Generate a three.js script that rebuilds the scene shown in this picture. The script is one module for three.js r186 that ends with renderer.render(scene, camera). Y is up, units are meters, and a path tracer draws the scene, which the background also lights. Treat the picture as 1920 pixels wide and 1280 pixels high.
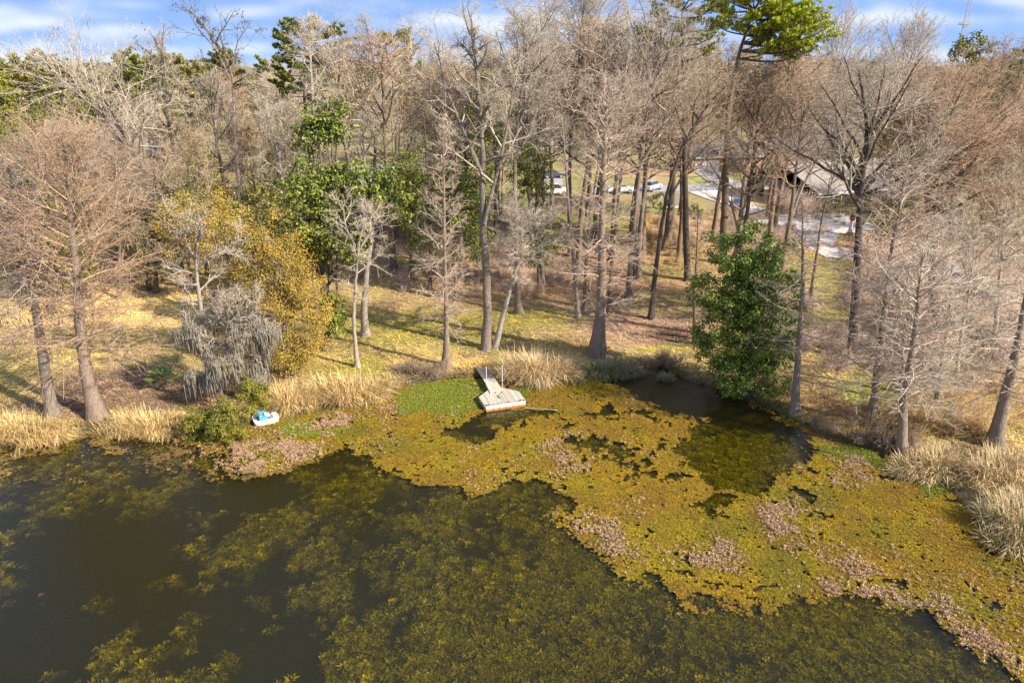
import * as THREE from 'three';
import { mergeGeometries } from 'three/addons/utils/BufferGeometryUtils.js';

// ---------------------------------------------------------------- camera, sky, sun, exposure
const EYE = 21, FOCAL = 1281, PITCH = THREE.MathUtils.degToRad(21.7);
const scene = new THREE.Scene();
const camera = new THREE.PerspectiveCamera(THREE.MathUtils.radToDeg(2 * Math.atan(640 / FOCAL)), 1.5, 0.5, 6000);
camera.position.set(0, EYE, 0);
camera.rotation.set(-PITCH, 0, 0);
const renderer = new THREE.WebGLRenderer({ antialias: true });
renderer.setSize(1024, 682);
renderer.toneMapping = THREE.LinearToneMapping;
renderer.toneMappingExposure = 1.86;
renderer.shadowMap.enabled = true;

const { clamp, lerp, smoothstep, degToRad } = THREE.MathUtils;
const V = (x, y, z) => new THREE.Vector3(x, y, z);
function hash(ix, iy) {
  let h = Math.imul(ix, 374761393) ^ Math.imul(iy, 668265263);
  h = Math.imul(h ^ (h >>> 13), 1274126177);
  return ((h ^ (h >>> 16)) >>> 0) / 4294967296;
}
function noise(x, y) {
  const ix = Math.floor(x), iy = Math.floor(y), fx = x - ix, fy = y - iy;
  const u = fx * fx * (3 - 2 * fx), v = fy * fy * (3 - 2 * fy);
  return lerp(lerp(hash(ix, iy), hash(ix + 1, iy), u), lerp(hash(ix, iy + 1), hash(ix + 1, iy + 1), u), v);
}
function fbm(x, y, n = 4) {
  let s = 0, a = 0.5, t = 0;
  for (let i = 0; i < n; i++) { s += a * noise(x + i * 17.3, y - i * 9.1); t += a; a *= 0.5; x *= 2.03; y *= 2.03; }
  return s / t;
}
function rng(seed) {
  let s = seed >>> 0;
  return () => { s = (s + 0x6d2b79f5) | 0; let t = Math.imul(s ^ (s >>> 15), 1 | s); t = (t + Math.imul(t ^ (t >>> 7), 61 | t)) ^ t; return ((t ^ (t >>> 14)) >>> 0) / 4294967296; };
}

{
  const W = 1024, Hh = 512, data = new Float32Array(W * Hh * 4);
  for (let j = 0; j < Hh; j++) {
    const el = ((j + 0.5) / Hh - 0.5) * Math.PI, y = Math.sin(el);
    for (let i = 0; i < W; i++) {
      const az = ((i + 0.5) / W - 0.5) * 2 * Math.PI, cx = Math.cos(az) * Math.cos(el), cz = Math.sin(az) * Math.cos(el);
      const up = Math.max(0, y), g = Math.pow(1 - up, 5), h = Math.exp(-up * 9);
      let r = lerp(0.055, 0.17, g) + 0.06 * h, gg = lerp(0.14, 0.30, g) + 0.06 * h, b = lerp(0.40, 0.56, g) + 0.04 * h;
      // thin cirrus, drawn out sideways
      const k = 1 / (up + 0.10);
      const n = fbm(cx * k * 1.5 + 11, cz * k * 3.1 - 4, 6), m = fbm(cx * k * 0.5 - 3, cz * k * 0.8 + 8, 3);
      const c = smoothstep(n * 0.62 + m * 0.5, 0.46, 0.74) * 0.9 * (y > 0 ? 1 : 0);
      r = lerp(r, 0.52, c); gg = lerp(gg, 0.555, c); b = lerp(b, 0.60, c);
      const o = (j * W + i) * 4;
      data[o] = r; data[o + 1] = gg; data[o + 2] = b; data[o + 3] = 1;
    }
  }
  const sky = new THREE.DataTexture(data, W, Hh, THREE.RGBAFormat, THREE.FloatType);
  sky.mapping = THREE.EquirectangularReflectionMapping;
  sky.magFilter = THREE.LinearFilter; sky.wrapS = THREE.RepeatWrapping; sky.needsUpdate = true;
  scene.background = sky; scene.environment = sky;
}
const SUN = V(0.73, 0.545, 0.42).normalize();
const sun = new THREE.DirectionalLight(new THREE.Color().setRGB(1, 0.9, 0.77), 5);
sun.name = 'sun'; sun.position.copy(SUN).multiplyScalar(300).add(V(0, 0, -90)); sun.target.position.set(0, 0, -90);
sun.castShadow = true; sun.shadow.mapSize.set(4096, 4096);
Object.assign(sun.shadow.camera, { left: -160, right: 160, top: 160, bottom: -160, near: 1, far: 900 });
scene.add(sun, sun.target);

// ---------------------------------------------------------------- from the photograph's pixels to places
const CP = Math.cos(PITCH), SP = Math.sin(PITCH);
function ray(px, py) {
  const u = (px - 960) / FOCAL, v = (640 - py) / FOCAL;
  return V(u, -SP + v * CP, -CP - v * SP);
}
function atLevel(px, py, y = 0) { const d = ray(px, py), t = (y - EYE) / d.y; return V(d.x * t, y, d.z * t); }
function atPlane(px, py, z) { const d = ray(px, py), t = z / d.z; return V(d.x * t, EYE + d.y * t, z); }

// shoreline, closed round behind the camera
const shorePx = [[-700, 850], [-300, 838], [0, 836], [100, 828], [180, 806], [350, 812], [430, 806], [500, 790], [560, 778], [640, 765], [715, 742], [760, 722], [830, 712], [885, 706], [915, 706], [945, 722], [1080, 712], [1140, 712], [1180, 694], [1240, 688], [1300, 716], [1400, 748], [1490, 790], [1560, 822], [1640, 846], [1705, 872], [1770, 912], [1820, 960], [1870, 1010], [1930, 1075], [2050, 1200], [2300, 1500]];
const shore = shorePx.map(([x, y]) => { const p = atLevel(x, y); return [p.x, p.z]; });
shore.push([40, 60], [0, 90], [-160, 60]);
function inPoly(P, x, z) {
  let c = false;
  for (let i = 0, j = P.length - 1; i < P.length; j = i++) {
    if ((P[i][1] > z) !== (P[j][1] > z) && x < ((P[j][0] - P[i][0]) * (z - P[i][1])) / (P[j][1] - P[i][1]) + P[i][0]) c = !c;
  }
  return c;
}
function polyDist(P, x, z) {  // positive outside
  let best = 1e9;
  for (let i = 0, j = P.length - 1; i < P.length; j = i++) {
    const ax = P[j][0], az = P[j][1], bx = P[i][0] - ax, bz = P[i][1] - az;
    const t = clamp(((x - ax) * bx + (z - az) * bz) / (bx * bx + bz * bz + 1e-9), 0, 1);
    best = Math.min(best, Math.hypot(x - ax - bx * t, z - az - bz * t));
  }
  return inPoly(P, x, z) ? -best : best;
}
function groundAt(x, z) {
  let s = polyDist(shore, x, z);
  s += (noise(x * 0.9, z * 0.9) - 0.5) * 0.9 * clamp(1.5 - Math.abs(s) * 0.3, 0, 1);
  const near = smoothstep(z, -95, -70);
  let h = s < 0 ? -1.1 * (1 - Math.exp(s * 0.45)) : 0.42 * (1 - Math.exp(-s * 0.9));
  h += 0.012 * clamp(-z - 50, 0, 110);
  if (s > 0) h += (fbm(x * 0.25, z * 0.25, 3) - 0.5) * 0.35 * near * clamp(s * 0.3, 0, 1);
  return h;
}
function onGround(px, py) {
  let p = atLevel(px, py, 0.5);
  for (let i = 0; i < 6; i++) p = atLevel(px, py, groundAt(p.x, p.z));
  return p;
}

// ---------------------------------------------------------------- names, tags, mesh building
const taken = new Map();
function numbered(name) {
  const n = taken.get(name) ?? 0;
  taken.set(name, n + 1);
  return n ? name + '_' + String(n).padStart(3, '0') : name;
}
function tag(o, label, category, group, kind) {
  if (label) o.userData.label = label;
  if (category) o.userData.category = category;
  if (group) o.userData.group = group;
  if (kind) o.userData.kind = kind;
  return o;
}
function thing(name, label, category, at = V(0, 0, 0), turn = 0, group) {
  const o = new THREE.Group();
  o.name = numbered(name); o.position.copy(at); o.rotation.y = turn;
  scene.add(o);
  return tag(o, label, category, group);
}
function shadows(m) { m.castShadow = m.receiveShadow = true; return m; }

class MB {
  constructor() { this.p = []; this.n = []; this.c = []; this.t = []; this.i = []; }
  get tris() { return this.i.length / 3; }
  vert(x, y, z, nx, ny, nz, c, u = 0, v = 0) {
    this.p.push(x, y, z); this.n.push(nx, ny, nz); this.c.push(c[0], c[1], c[2]); this.t.push(u, v);
    return this.p.length / 3 - 1;
  }
  quad(a, b, c, d) { this.i.push(a, b, c, a, c, d); }
  // a tube through points, R radii; lobes gives a fluted foot
  tube(P, R, sides, col, foot) {
    let u = V(1, 0, 0), prev = -1, len = 0;
    const d = V(0, 0, 0), w = V(0, 0, 0);
    for (let i = 0; i < P.length; i++) {
      d.subVectors(P[Math.min(i + 1, P.length - 1)], P[Math.max(i - 1, 0)]).normalize();
      u.addScaledVector(d, -u.dot(d));
      if (u.lengthSq() < 1e-4) u.set(d.z, d.x, d.y).addScaledVector(d, -(d.z * d.x + d.x * d.y + d.y * d.z));
      u.normalize(); w.crossVectors(d, u);
      if (i) len += P[i].distanceTo(P[i - 1]);
      const first = this.p.length / 3;
      for (let k = 0; k <= sides; k++) {
        const a = (k / sides) * 2 * Math.PI, ca = Math.cos(a), sa = Math.sin(a);
        let r = R[i];
        if (foot) r *= 1 + foot(len, a);
        const nx = u.x * ca + w.x * sa, ny = u.y * ca + w.y * sa, nz = u.z * ca + w.z * sa;
        this.vert(P[i].x + nx * r, P[i].y + ny * r, P[i].z + nz * r, nx, ny, nz, col, (k / sides) * Math.max(1, Math.round(R[0] * 6)), len * 0.5);
      }
      if (i) for (let k = 0; k < sides; k++) this.quad(prev + k, prev + k + 1, first + k + 1, first + k);
      prev = first;
    }
  }
  // three-sided tapering twig
  cone(p, q, r, col) {
    let dx = q.x - p.x, dy = q.y - p.y, dz = q.z - p.z;
    const l = Math.hypot(dx, dy, dz) || 1; dx /= l; dy /= l; dz /= l;
    let ux = -dz, uy = 0, uz = dx;
    if (Math.abs(dy) > 0.95) { ux = 1; uz = 0; }
    const ul = Math.hypot(ux, uy, uz); ux /= ul; uz /= ul;
    const wx = dy * uz - dz * uy, wy = dz * ux - dx * uz, wz = dx * uy - dy * ux;
    const f = this.p.length / 3;
    for (let k = 0; k < 3; k++) {
      const ca = [1, -0.5, -0.5][k], sa = [0, 0.866, -0.866][k];
      const nx = ux * ca + wx * sa, ny = uy * ca + wy * sa, nz = uz * ca + wz * sa;
      this.vert(p.x + nx * r, p.y + ny * r, p.z + nz * r, nx, ny, nz, col, k * 0.1, 0);
    }
    const tip = this.vert(q.x, q.y, q.z, dx, dy, dz, col, 0, l);
    this.i.push(f, f + 1, tip, f + 1, f + 2, tip, f + 2, f, tip);
  }
  // a leaf: a diamond, slightly folded
  leaf(p, a, n, len, wid, col) {
    const sx = a.y * n.z - a.z * n.y, sy = a.z * n.x - a.x * n.z, sz = a.x * n.y - a.y * n.x, w = wid / 2, h = wid * 0.18;
    const A = this.vert(p.x, p.y, p.z, n.x, n.y, n.z, col);
    const B = this.vert(p.x + a.x * len * 0.5 + sx * w + n.x * h, p.y + a.y * len * 0.5 + sy * w + n.y * h, p.z + a.z * len * 0.5 + sz * w + n.z * h, n.x - sx * 0.3, n.y - sy * 0.3, n.z - sz * 0.3, col, 1, 0.5);
    const C = this.vert(p.x + a.x * len, p.y + a.y * len, p.z + a.z * len, n.x, n.y, n.z, col, 0.5, 1);
    const D = this.vert(p.x + a.x * len * 0.5 - sx * w + n.x * h, p.y + a.y * len * 0.5 - sy * w + n.y * h, p.z + a.z * len * 0.5 - sz * w + n.z * h, n.x + sx * 0.3, n.y + sy * 0.3, n.z + sz * 0.3, col, 0, 0.5);
    this.i.push(A, B, C, A, C, D);
  }
  // a bent blade of grass or reed, two segments
  blade(p, dir, len, wid, droop, col, tip = col) {
    const sx = -dir.z, sz = dir.x, sl = Math.hypot(sx, sz) || 1, ax = (sx / sl) * wid * 0.5, az = (sz / sl) * wid * 0.5;
    const m = { x: p.x + dir.x * len * 0.55, y: p.y + dir.y * len * 0.55, z: p.z + dir.z * len * 0.55 };
    const q = { x: m.x + dir.x * len * (0.45 + droop * 0.25), y: m.y + dir.y * len * 0.45 - droop * len * 0.45, z: m.z + dir.z * len * (0.45 + droop * 0.25) };
    const nx = az * 40, nz = -ax * 40, f = this.p.length / 3, nl = Math.hypot(nx, nz, 0.5);
    const N = [nx / nl, 0.5 / nl, nz / nl];
    this.vert(p.x - ax, p.y, p.z - az, ...N, col); this.vert(p.x + ax, p.y, p.z + az, ...N, col);
    this.vert(m.x - ax * 0.8, m.y, m.z - az * 0.8, ...N, col); this.vert(m.x + ax * 0.8, m.y, m.z + az * 0.8, ...N, col);
    this.vert(q.x, q.y, q.z, ...N, tip);
    this.i.push(f, f + 1, f + 3, f, f + 3, f + 2, f + 2, f + 3, f + 4);
  }
  box(cx, cy, cz, sx, sy, sz, col = [1, 1, 1]) {
    for (const [n, u, v] of [[[1, 0, 0], [0, 0, -1], [0, 1, 0]], [[-1, 0, 0], [0, 0, 1], [0, 1, 0]], [[0, 1, 0], [1, 0, 0], [0, 0, -1]], [[0, -1, 0], [1, 0, 0], [0, 0, 1]], [[0, 0, 1], [1, 0, 0], [0, 1, 0]], [[0, 0, -1], [-1, 0, 0], [0, 1, 0]]]) {
      const f = this.p.length / 3, S = [sx, sy, sz];
      for (const [a, b] of [[-1, -1], [1, -1], [1, 1], [-1, 1]]) {
        const q = [0, 1, 2].map((k) => (n[k] + u[k] * a + v[k] * b) * S[k] * 0.5);
        this.vert(cx + q[0], cy + q[1], cz + q[2], ...n, col, (a * Math.abs(u[0] * sx + u[1] * sy + u[2] * sz)) / 2, (b * Math.abs(v[0] * sx + v[1] * sy + v[2] * sz)) / 2);
      }
      this.quad(f, f + 1, f + 2, f + 3);
    }
  }
  geometry(origin, flat = false) {
    const g = new THREE.BufferGeometry(), p = new Float32Array(this.p);
    if (origin) for (let k = 0; k < p.length; k += 3) { p[k] -= origin.x; p[k + 1] -= origin.y; p[k + 2] -= origin.z; }
    g.setAttribute('position', new THREE.BufferAttribute(p, 3));
    if (!flat) g.setAttribute('normal', new THREE.BufferAttribute(new Float32Array(this.n), 3));
    g.setAttribute('color', new THREE.BufferAttribute(new Float32Array(this.c), 3));
    g.setAttribute('uv', new THREE.BufferAttribute(new Float32Array(this.t), 2));
    g.setIndex(new THREE.BufferAttribute(new Uint32Array(this.i), 1));
    total += this.tris;
    return g;
  }
  build(name, material, parent = scene, origin) {
    const m = shadows(new THREE.Mesh(this.geometry(origin, material.flatShading), material));
    m.name = parent === scene ? numbered(name) : name;
    parent.add(m);
    return m;
  }
}
let total = 0;

// ---------------------------------------------------------------- materials
function noiseTexture(size, f, srgb = false) {
  const d = new Uint8Array(size * size * 4);
  for (let y = 0; y < size; y++) for (let x = 0; x < size; x++) {
    const c = f(x / size, y / size), o = (y * size + x) * 4;
    for (let k = 0; k < 3; k++) d[o + k] = clamp(Math.round((c.length ? c[k] : c) * 255), 0, 255);
    d[o + 3] = 255;
  }
  const t = new THREE.DataTexture(d, size, size, THREE.RGBAFormat);
  t.wrapS = t.wrapT = THREE.RepeatWrapping; t.magFilter = THREE.LinearFilter; t.needsUpdate = true;
  if (srgb) t.colorSpace = THREE.SRGBColorSpace;
  return t;
}
// tiling noise on a torus-like lattice
function tnoise(x, y, n, s = 0) {
  const X = x * n, Y = y * n, ix = Math.floor(X), iy = Math.floor(Y), fx = X - ix, fy = Y - iy, w = (a) => ((a % n) + n) % n;
  const u = fx * fx * (3 - 2 * fx), v = fy * fy * (3 - 2 * fy);
  return lerp(lerp(hash(w(ix) + s, w(iy)), hash(w(ix + 1) + s, w(iy)), u), lerp(hash(w(ix) + s, w(iy + 1)), hash(w(ix + 1) + s, w(iy + 1)), u), v);
}
const barkMap = noiseTexture(256, (x, y) => {
  const streak = tnoise(x, y * 0.25, 32, 5) * 0.5 + tnoise(x, y, 16, 9) * 0.3 + tnoise(x, y, 64, 3) * 0.2;
  return 0.55 + streak * 0.75 - 0.1;
});
const barkBump = noiseTexture(256, (x, y) => tnoise(x, y * 0.25, 48, 5) * 0.7 + tnoise(x, y, 32, 9) * 0.3);
const mat = (o) => new THREE.MeshStandardMaterial({ roughness: 0.9, ...o });
const rgb = (r, g, b) => new THREE.Color().setRGB(r, g, b);
const M = {
  bark: mat({ vertexColors: true, map: barkMap, bumpMap: barkBump, bumpScale: 0.03 }),
  twig: mat({ vertexColors: true }),
  leaf: mat({ flatShading: true, vertexColors: true, roughness: 0.5, side: THREE.DoubleSide }),
  dryLeaf: mat({ flatShading: true, vertexColors: true, roughness: 0.8, side: THREE.DoubleSide }),
  needle: mat({ flatShading: true, vertexColors: true, roughness: 0.7, side: THREE.DoubleSide }),
  weed: mat({ flatShading: true, vertexColors: true, roughness: 1, side: THREE.DoubleSide }),
  moss: mat({ vertexColors: true, roughness: 1, side: THREE.DoubleSide }),
  reed: mat({ flatShading: true, vertexColors: true, roughness: 0.75, side: THREE.DoubleSide }),
};
// ---------------------------------------------------------------- the ground
const spots = [];  // patches of ground colour: centre and radii from the photograph, colour, strength
function spot(px, py, rx, ry, c, k = 1) {
  const p = onGround(px, py), q = onGround(px + rx, py), t = onGround(px, py - ry), b = onGround(px, py + ry);
  spots.push({ x: p.x, z: (t.z + b.z) / 2, rx: Math.abs(q.x - p.x), rz: Math.abs(t.z - b.z) / 2, c, k });
}
const STRAW = [0.53, 0.385, 0.13], TAN = [0.58, 0.385, 0.14], OLIVE = [0.41, 0.315, 0.07], GREEN = [0.26, 0.29, 0.035], LITTER = [0.46, 0.285, 0.175], SOIL = [0.26, 0.16, 0.095], ORANGE = [0.68, 0.40, 0.155];
spot(120, 620, 260, 120, [0.66, 0.45, 0.172]); spot(40, 690, 160, 60, STRAW); spot(250, 720, 140, 40, SOIL); spot(120, 770, 200, 22, SOIL, 0.8);
spot(420, 730, 110, 40, SOIL); spot(760, 610, 200, 45, OLIVE); spot(700, 670, 170, 25, STRAW); spot(640, 690, 90, 18, OLIVE); spot(860, 675, 120, 18, [0.58, 0.38, 0.132]);
spot(800, 690, 90, 12, TAN, 0.8); spot(740, 560, 120, 40, [0.48, 0.33, 0.119]); spot(900, 540, 160, 40, [0.44, 0.29, 0.132]);
spot(1010, 600, 120, 30, OLIVE, 0.8); spot(1020, 640, 100, 25, [0.48, 0.34, 0.119]); spot(1190, 610, 130, 45, LITTER); spot(1150, 520, 190, 60, [0.55, 0.32, 0.178]); spot(1000, 480, 150, 50, LITTER, 0.8);
spot(1250, 570, 90, 25, [0.48, 0.36, 0.119], 0.7); spot(1240, 510, 70, 22, GREEN, 0.5); spot(1250, 660, 110, 14, [0.53, 0.40, 0.106]); spot(1250, 630, 80, 14, [0.37, 0.20, 0.119]);
spot(1180, 410, 90, 30, GREEN, 0.9); spot(1100, 420, 80, 22, GREEN, 0.6); spot(1250, 430, 80, 40, [0.61, 0.41, 0.158]); spot(1320, 440, 110, 50, [0.55, 0.36, 0.158]); spot(1250, 395, 60, 10, [0.40, 0.38, 0.079]);
spot(1340, 335, 80, 14, [0.42, 0.40, 0.079]); spot(1230, 320, 110, 16, ORANGE); spot(1400, 375, 70, 18, ORANGE); spot(1440, 360, 80, 16, ORANGE, 0.8);
spot(1550, 560, 120, 40, [0.40, 0.32, 0.106], 0.8); spot(1560, 650, 120, 25, [0.34, 0.20, 0.119]); spot(1560, 730, 200, 50, [0.48, 0.37, 0.119]); spot(1700, 760, 240, 60, [0.40, 0.36, 0.079]); spot(1500, 700, 90, 30, [0.53, 0.37, 0.145]); spot(1560, 760, 80, 30, [0.40, 0.24, 0.106]);
spot(1830, 740, 120, 60, [0.44, 0.38, 0.106]); spot(1380, 720, 150, 25, SOIL, 0.8); spot(1620, 830, 140, 18, SOIL, 0.8); spot(1700, 440, 140, 30, ORANGE); spot(1560, 465, 110, 14, ORANGE);
spot(720, 370, 80, 40, [0.66, 0.40, 0.185]); spot(150, 450, 120, 16, [0.55, 0.29, 0.132]); spot(60, 300, 120, 60, [0.45, 0.29, 0.132]);
function groundColor(x, z, out) {
  const wx = x + (fbm(x * 0.13, z * 0.13, 3) - 0.5) * 7, wz = z + (fbm(x * 0.13 + 40, z * 0.13, 3) - 0.5) * 7;
  let r = 0.47, g = 0.335, b = 0.13, n = fbm(x * 0.07, z * 0.07, 4);
  const far = smoothstep(-z, 110, 220);
  const t = smoothstep(n, 0.4, 0.62);
  r = lerp(r, 0.34, t * 0.7); g = lerp(g, 0.29, t * 0.7); b = lerp(b, 0.07, t * 0.7);
  for (const s of spots) {
    const e = Math.hypot((wx - s.x) / s.rx, (wz - s.z) / s.rz);
    if (e < 1.25) { const k = s.k * (1 - smoothstep(e, 0.6, 1.25)); r = lerp(r, s.c[0], k); g = lerp(g, s.c[1], k); b = lerp(b, s.c[2], k); }
  }
  const s = polyDist(shore, x, z), wet = smoothstep(-s, -1.6, 0.2);
  r = lerp(r, 0.10, wet); g = lerp(g, 0.075, wet); b = lerp(b, 0.035, wet);
  const bed = smoothstep(-s, 0.5, 3);
  r = lerp(r, 0.045, bed); g = lerp(g, 0.038, bed); b = lerp(b, 0.016, bed);
  const f = 0.72 + 0.56 * fbm(x * 0.9, z * 0.9, 3);
  out[0] = r * f * (0.87 - far * 0.12); out[1] = g * f * 0.92; out[2] = b * f;
  return out;
}
function spacing(a, b, step, lo, hi, grow) {
  const v = [];
  for (let x = a; x <= b + 1e-6; x += step) v.push(x);
  for (let x = b, s = step; x < hi;) { s *= grow; x += s; v.push(Math.min(x, hi)); }
  for (let x = a, s = step; x > lo;) { s *= grow; x -= s; v.unshift(Math.max(x, lo)); }
  return v;
}
const grainMap = noiseTexture(512, (x, y) => 0.42 + 0.33 * tnoise(x, y, 128, 1) + 0.3 * tnoise(x, y, 256, 2) + 0.22 * tnoise(x, y, 24, 3));
const grainBump = noiseTexture(512, (x, y) => 0.5 * tnoise(x, y, 96, 11) + 0.5 * tnoise(x, y, 256, 12));
{
  const xs = spacing(-46, 46, 0.55, -3000, 3000, 1.09), zs = spacing(-84, -17, 0.5, -4500, 140, 1.07);
  const mb = new MB(), c = [0, 0, 0], nx = xs.length;
  for (const z of zs) for (const x of xs) {
    groundColor(x, z, c);
    mb.vert(x, groundAt(x, z), z, 0, 1, 0, c, x / 6, z / 6);
  }
  for (let j = 0; j + 1 < zs.length; j++) for (let i = 0; i + 1 < nx; i++) mb.quad(j * nx + i, (j + 1) * nx + i, (j + 1) * nx + i + 1, j * nx + i + 1);
  const g = mb.build('ground', mat({ vertexColors: true, map: grainMap, bumpMap: grainBump, bumpScale: 0.05, roughness: 1 }));
  g.geometry.computeVertexNormals();
  tag(g, 'sloping woodland floor of straw grass and fallen leaves running down into the pond', 'ground', null, 'structure');
}

// ---------------------------------------------------------------- the pond
const water = new THREE.PlaneGeometry(300, 150, 1, 1);
water.rotateX(-Math.PI / 2);
{
  const u = water.attributes.uv; for (let k = 0; k < u.count; k++) u.setXY(k, u.getX(k) * 150, u.getY(k) * 75);
  const ripple = noiseTexture(512, (x, y) => 0.6 * tnoise(x + 0.3 * y, y, 24, 21) + 0.4 * tnoise(x, y - 0.2 * x, 64, 22));
  const m = shadows(new THREE.Mesh(water, new THREE.MeshPhysicalMaterial({ color: rgb(0.62, 0.58, 0.34), transmission: 1, thickness: 0, roughness: 0.04, ior: 1.33, bumpMap: ripple, bumpScale: 0.012 })));
  m.name = numbered('pond_water'); m.position.set(0, 0, 18); scene.add(m);
  tag(m, 'still dark olive pond water reflecting the blue sky', 'water', null, 'structure');
  for (const [y, o] of [[-0.10, 0.30], [-0.28, 0.48]]) {   // the cloudiness that hangs in the water
    const s = new THREE.Mesh(water, mat({ color: rgb(0.066, 0.068, 0.028), transparent: true, opacity: o, roughness: 1 }));
    s.name = numbered('pond_murk'); s.position.set(0, y, 18); scene.add(s);
    tag(s, 'brown murk hanging in the pond water', 'water', null, 'structure');
  }
}
const toWorld = (P, y = 0) => P.map(([a, b]) => { const p = atLevel(a, b, y); return [p.x, p.z]; });
// where the floating weed lies
const matEdge = toWorld([[-300, 790], [2300, 600], [2300, 1500], [1985, 1330], [1920, 1284], [1880, 1247], [1820, 1213], [1770, 1166], [1680, 1136], [1600, 1114], [1545, 1122], [1480, 1150], [1390, 1118], [1320, 1136], [1250, 1130], [1180, 1087], [1100, 1032], [1058, 985], [1062, 945], [1010, 906], [960, 893], [900, 925], [800, 915], [755, 893], [700, 884], [668, 846], [640, 846], [560, 882], [480, 906], [340, 890], [230, 902], [150, 896], [0, 908], [-300, 915]]);
const pools = [
  [[815, 800], [840, 785], [930, 778], [985, 766], [1040, 768], [1020, 780], [960, 790], [935, 812], [905, 836], [870, 832]],
  [[1290, 800], [1340, 786], [1490, 812], [1500, 860], [1470, 905], [1400, 928], [1330, 920], [1290, 885], [1272, 840]],
  [[1120, 716], [1190, 680], [1260, 690], [1400, 750], [1500, 800], [1540, 850], [1500, 862], [1490, 815], [1340, 792], [1290, 772], [1230, 765], [1185, 745]],
  [[1290, 940], [1330, 925], [1380, 935], [1350, 952], [1310, 958]], [[1480, 930], [1510, 925], [1530, 945], [1500, 950]], [[1640, 895], [1665, 890], [1675, 900], [1650, 908]],
  [[1080, 762], [1120, 765], [1110, 778], [1075, 772]], [[0, 895], [0, 868], [120, 850], [260, 868], [330, 890], [180, 892]],
].map((p) => toWorld(p));
const greens = [[[720, 760], [745, 735], [790, 718], [900, 708], [914, 766], [850, 776], [740, 784]], [[520, 800], [540, 782], [600, 790], [640, 805], [580, 825], [530, 820]], [[1520, 838], [1560, 832], [1640, 850], [1705, 880], [1800, 928], [1745, 940], [1660, 885], [1560, 862]], [[940, 735], [985, 722], [1010, 732], [960, 745]]].map((p) => toWorld(p));
const pinks = [[[330, 856], [420, 832], [480, 800], [545, 815], [605, 842], [560, 882], [480, 906], [440, 886], [380, 870]], [[560, 796], [640, 770], [712, 756], [718, 782], [650, 802], [580, 806]], [[1425, 958], [1470, 940], [1500, 985], [1540, 1025], [1480, 1030], [1440, 1000]], [[1550, 872], [1600, 862], [1690, 905], [1640, 915], [1570, 905]], [[1530, 1120], [1545, 1085], [1640, 1085], [1760, 1140], [1920, 1230], [1960, 1310], [1870, 1250], [1760, 1165], [1640, 1130], [1560, 1128]], [[1070, 975], [1110, 970], [1180, 1040], [1150, 1050], [1090, 1010]], [[1020, 830], [1070, 820], [1085, 880], [1040, 895]], [[1290, 1040], [1360, 1020], [1380, 1045], [1310, 1060]], [[1560, 1045], [1640, 1040], [1660, 1080], [1580, 1085]]].map((p) => toWorld(p));
const browns = toWorld([[-300, 800], [340, 800], [500, 910], [-300, 920]]);
function soft(P, x, z, w) { return 1 - smoothstep(polyDist(P, x, z), -w, w); }
const inView = (x, z) => { if (z > -15) return false; const d = (EYE * SP - z * CP); return Math.abs(x) < d * 0.80 + 2; };
function matAt(x, z) {  // {cover, colour} of the floating weed
  const wx = x + (fbm(x * 0.6, z * 0.6, 5) - 0.5) * 3, wz = z + (fbm(x * 0.6 + 31, z * 0.6 + 7, 5) - 0.5) * 3;
  let cover = soft(matEdge, wx, wz, 0.5);
  if (cover < 0.02) return null;
  for (const p of pools) cover *= 1 - soft(p, wx, wz, 0.35);
  const n = fbm(x * 0.8 + 5, z * 0.8, 4), m = fbm(x * 0.22, z * 0.22 + 9, 3), q = fbm(x * 2.4, z * 2.4 + 50, 3);
  cover *= smoothstep(n * 0.5 + m * 0.5 + (q - 0.5) * 0.5, 0.27, 0.36);
  cover *= 1 - 0.75 * (1 - smoothstep(fbm(x * 4.2 + 70, z * 4.2, 3) * 0.75 + n * 0.25, 0.30, 0.42));
  const c = [0.34, 0.21, 0.004];
  const k1 = smoothstep(m, 0.40, 0.62), k2 = smoothstep(n, 0.42, 0.66);
  const mix = (t, d) => { for (let k = 0; k < 3; k++) c[k] = lerp(c[k], d[k], t); };
  mix(k1 * 0.75, [0.29, 0.22, 0.005]); mix(k2 * 0.7, [0.23, 0.13, 0.013]); mix((1 - k2) * smoothstep(q, 0.5, 0.75) * 0.5, [0.16, 0.14, 0.012]);
  mix(0.6 * smoothstep(fbm(x * 0.4 + 80, z * 0.4, 4), 0.50, 0.68), [0.17, 0.145, 0.008]);
  const br = soft(browns, wx, wz, 0.8); if (br > 0.01) { mix(br * 0.75, [0.22, 0.135, 0.04]); cover *= 1 - br * (0.25 + 0.5 * smoothstep(n, 0.42, 0.56)); }
  let pink = 0, green = 0;
  for (const p of pinks) pink = Math.max(pink, 0.7 * soft(p, wx, wz, 0.8));
  for (const p of greens) green = Math.max(green, soft(p, wx, wz, 0.4));
  mix(green, [0.18, 0.20, 0.018]);
  if (green > 0.3) cover = Math.max(cover, green * 0.95 * soft(shore, x, z, 0.2));
  return { cover: cover * (1 - smoothstep(polyDist(shore, x, z), -0.15, 0.3)), c, pink, green };
}
const instanced = (name, geo, material, list, label, category, kind = 'stuff') => {   // list of [matrix, colour]
  const m = shadows(new THREE.InstancedMesh(geo, material, list.length)), c = new THREE.Color();
  list.forEach(([x, k], i) => { m.setMatrixAt(i, x); if (k) m.setColorAt(i, c.setRGB(k[0], k[1], k[2])); });
  m.name = numbered(name); scene.add(m);
  return tag(m, label, category, null, kind);
};
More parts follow.
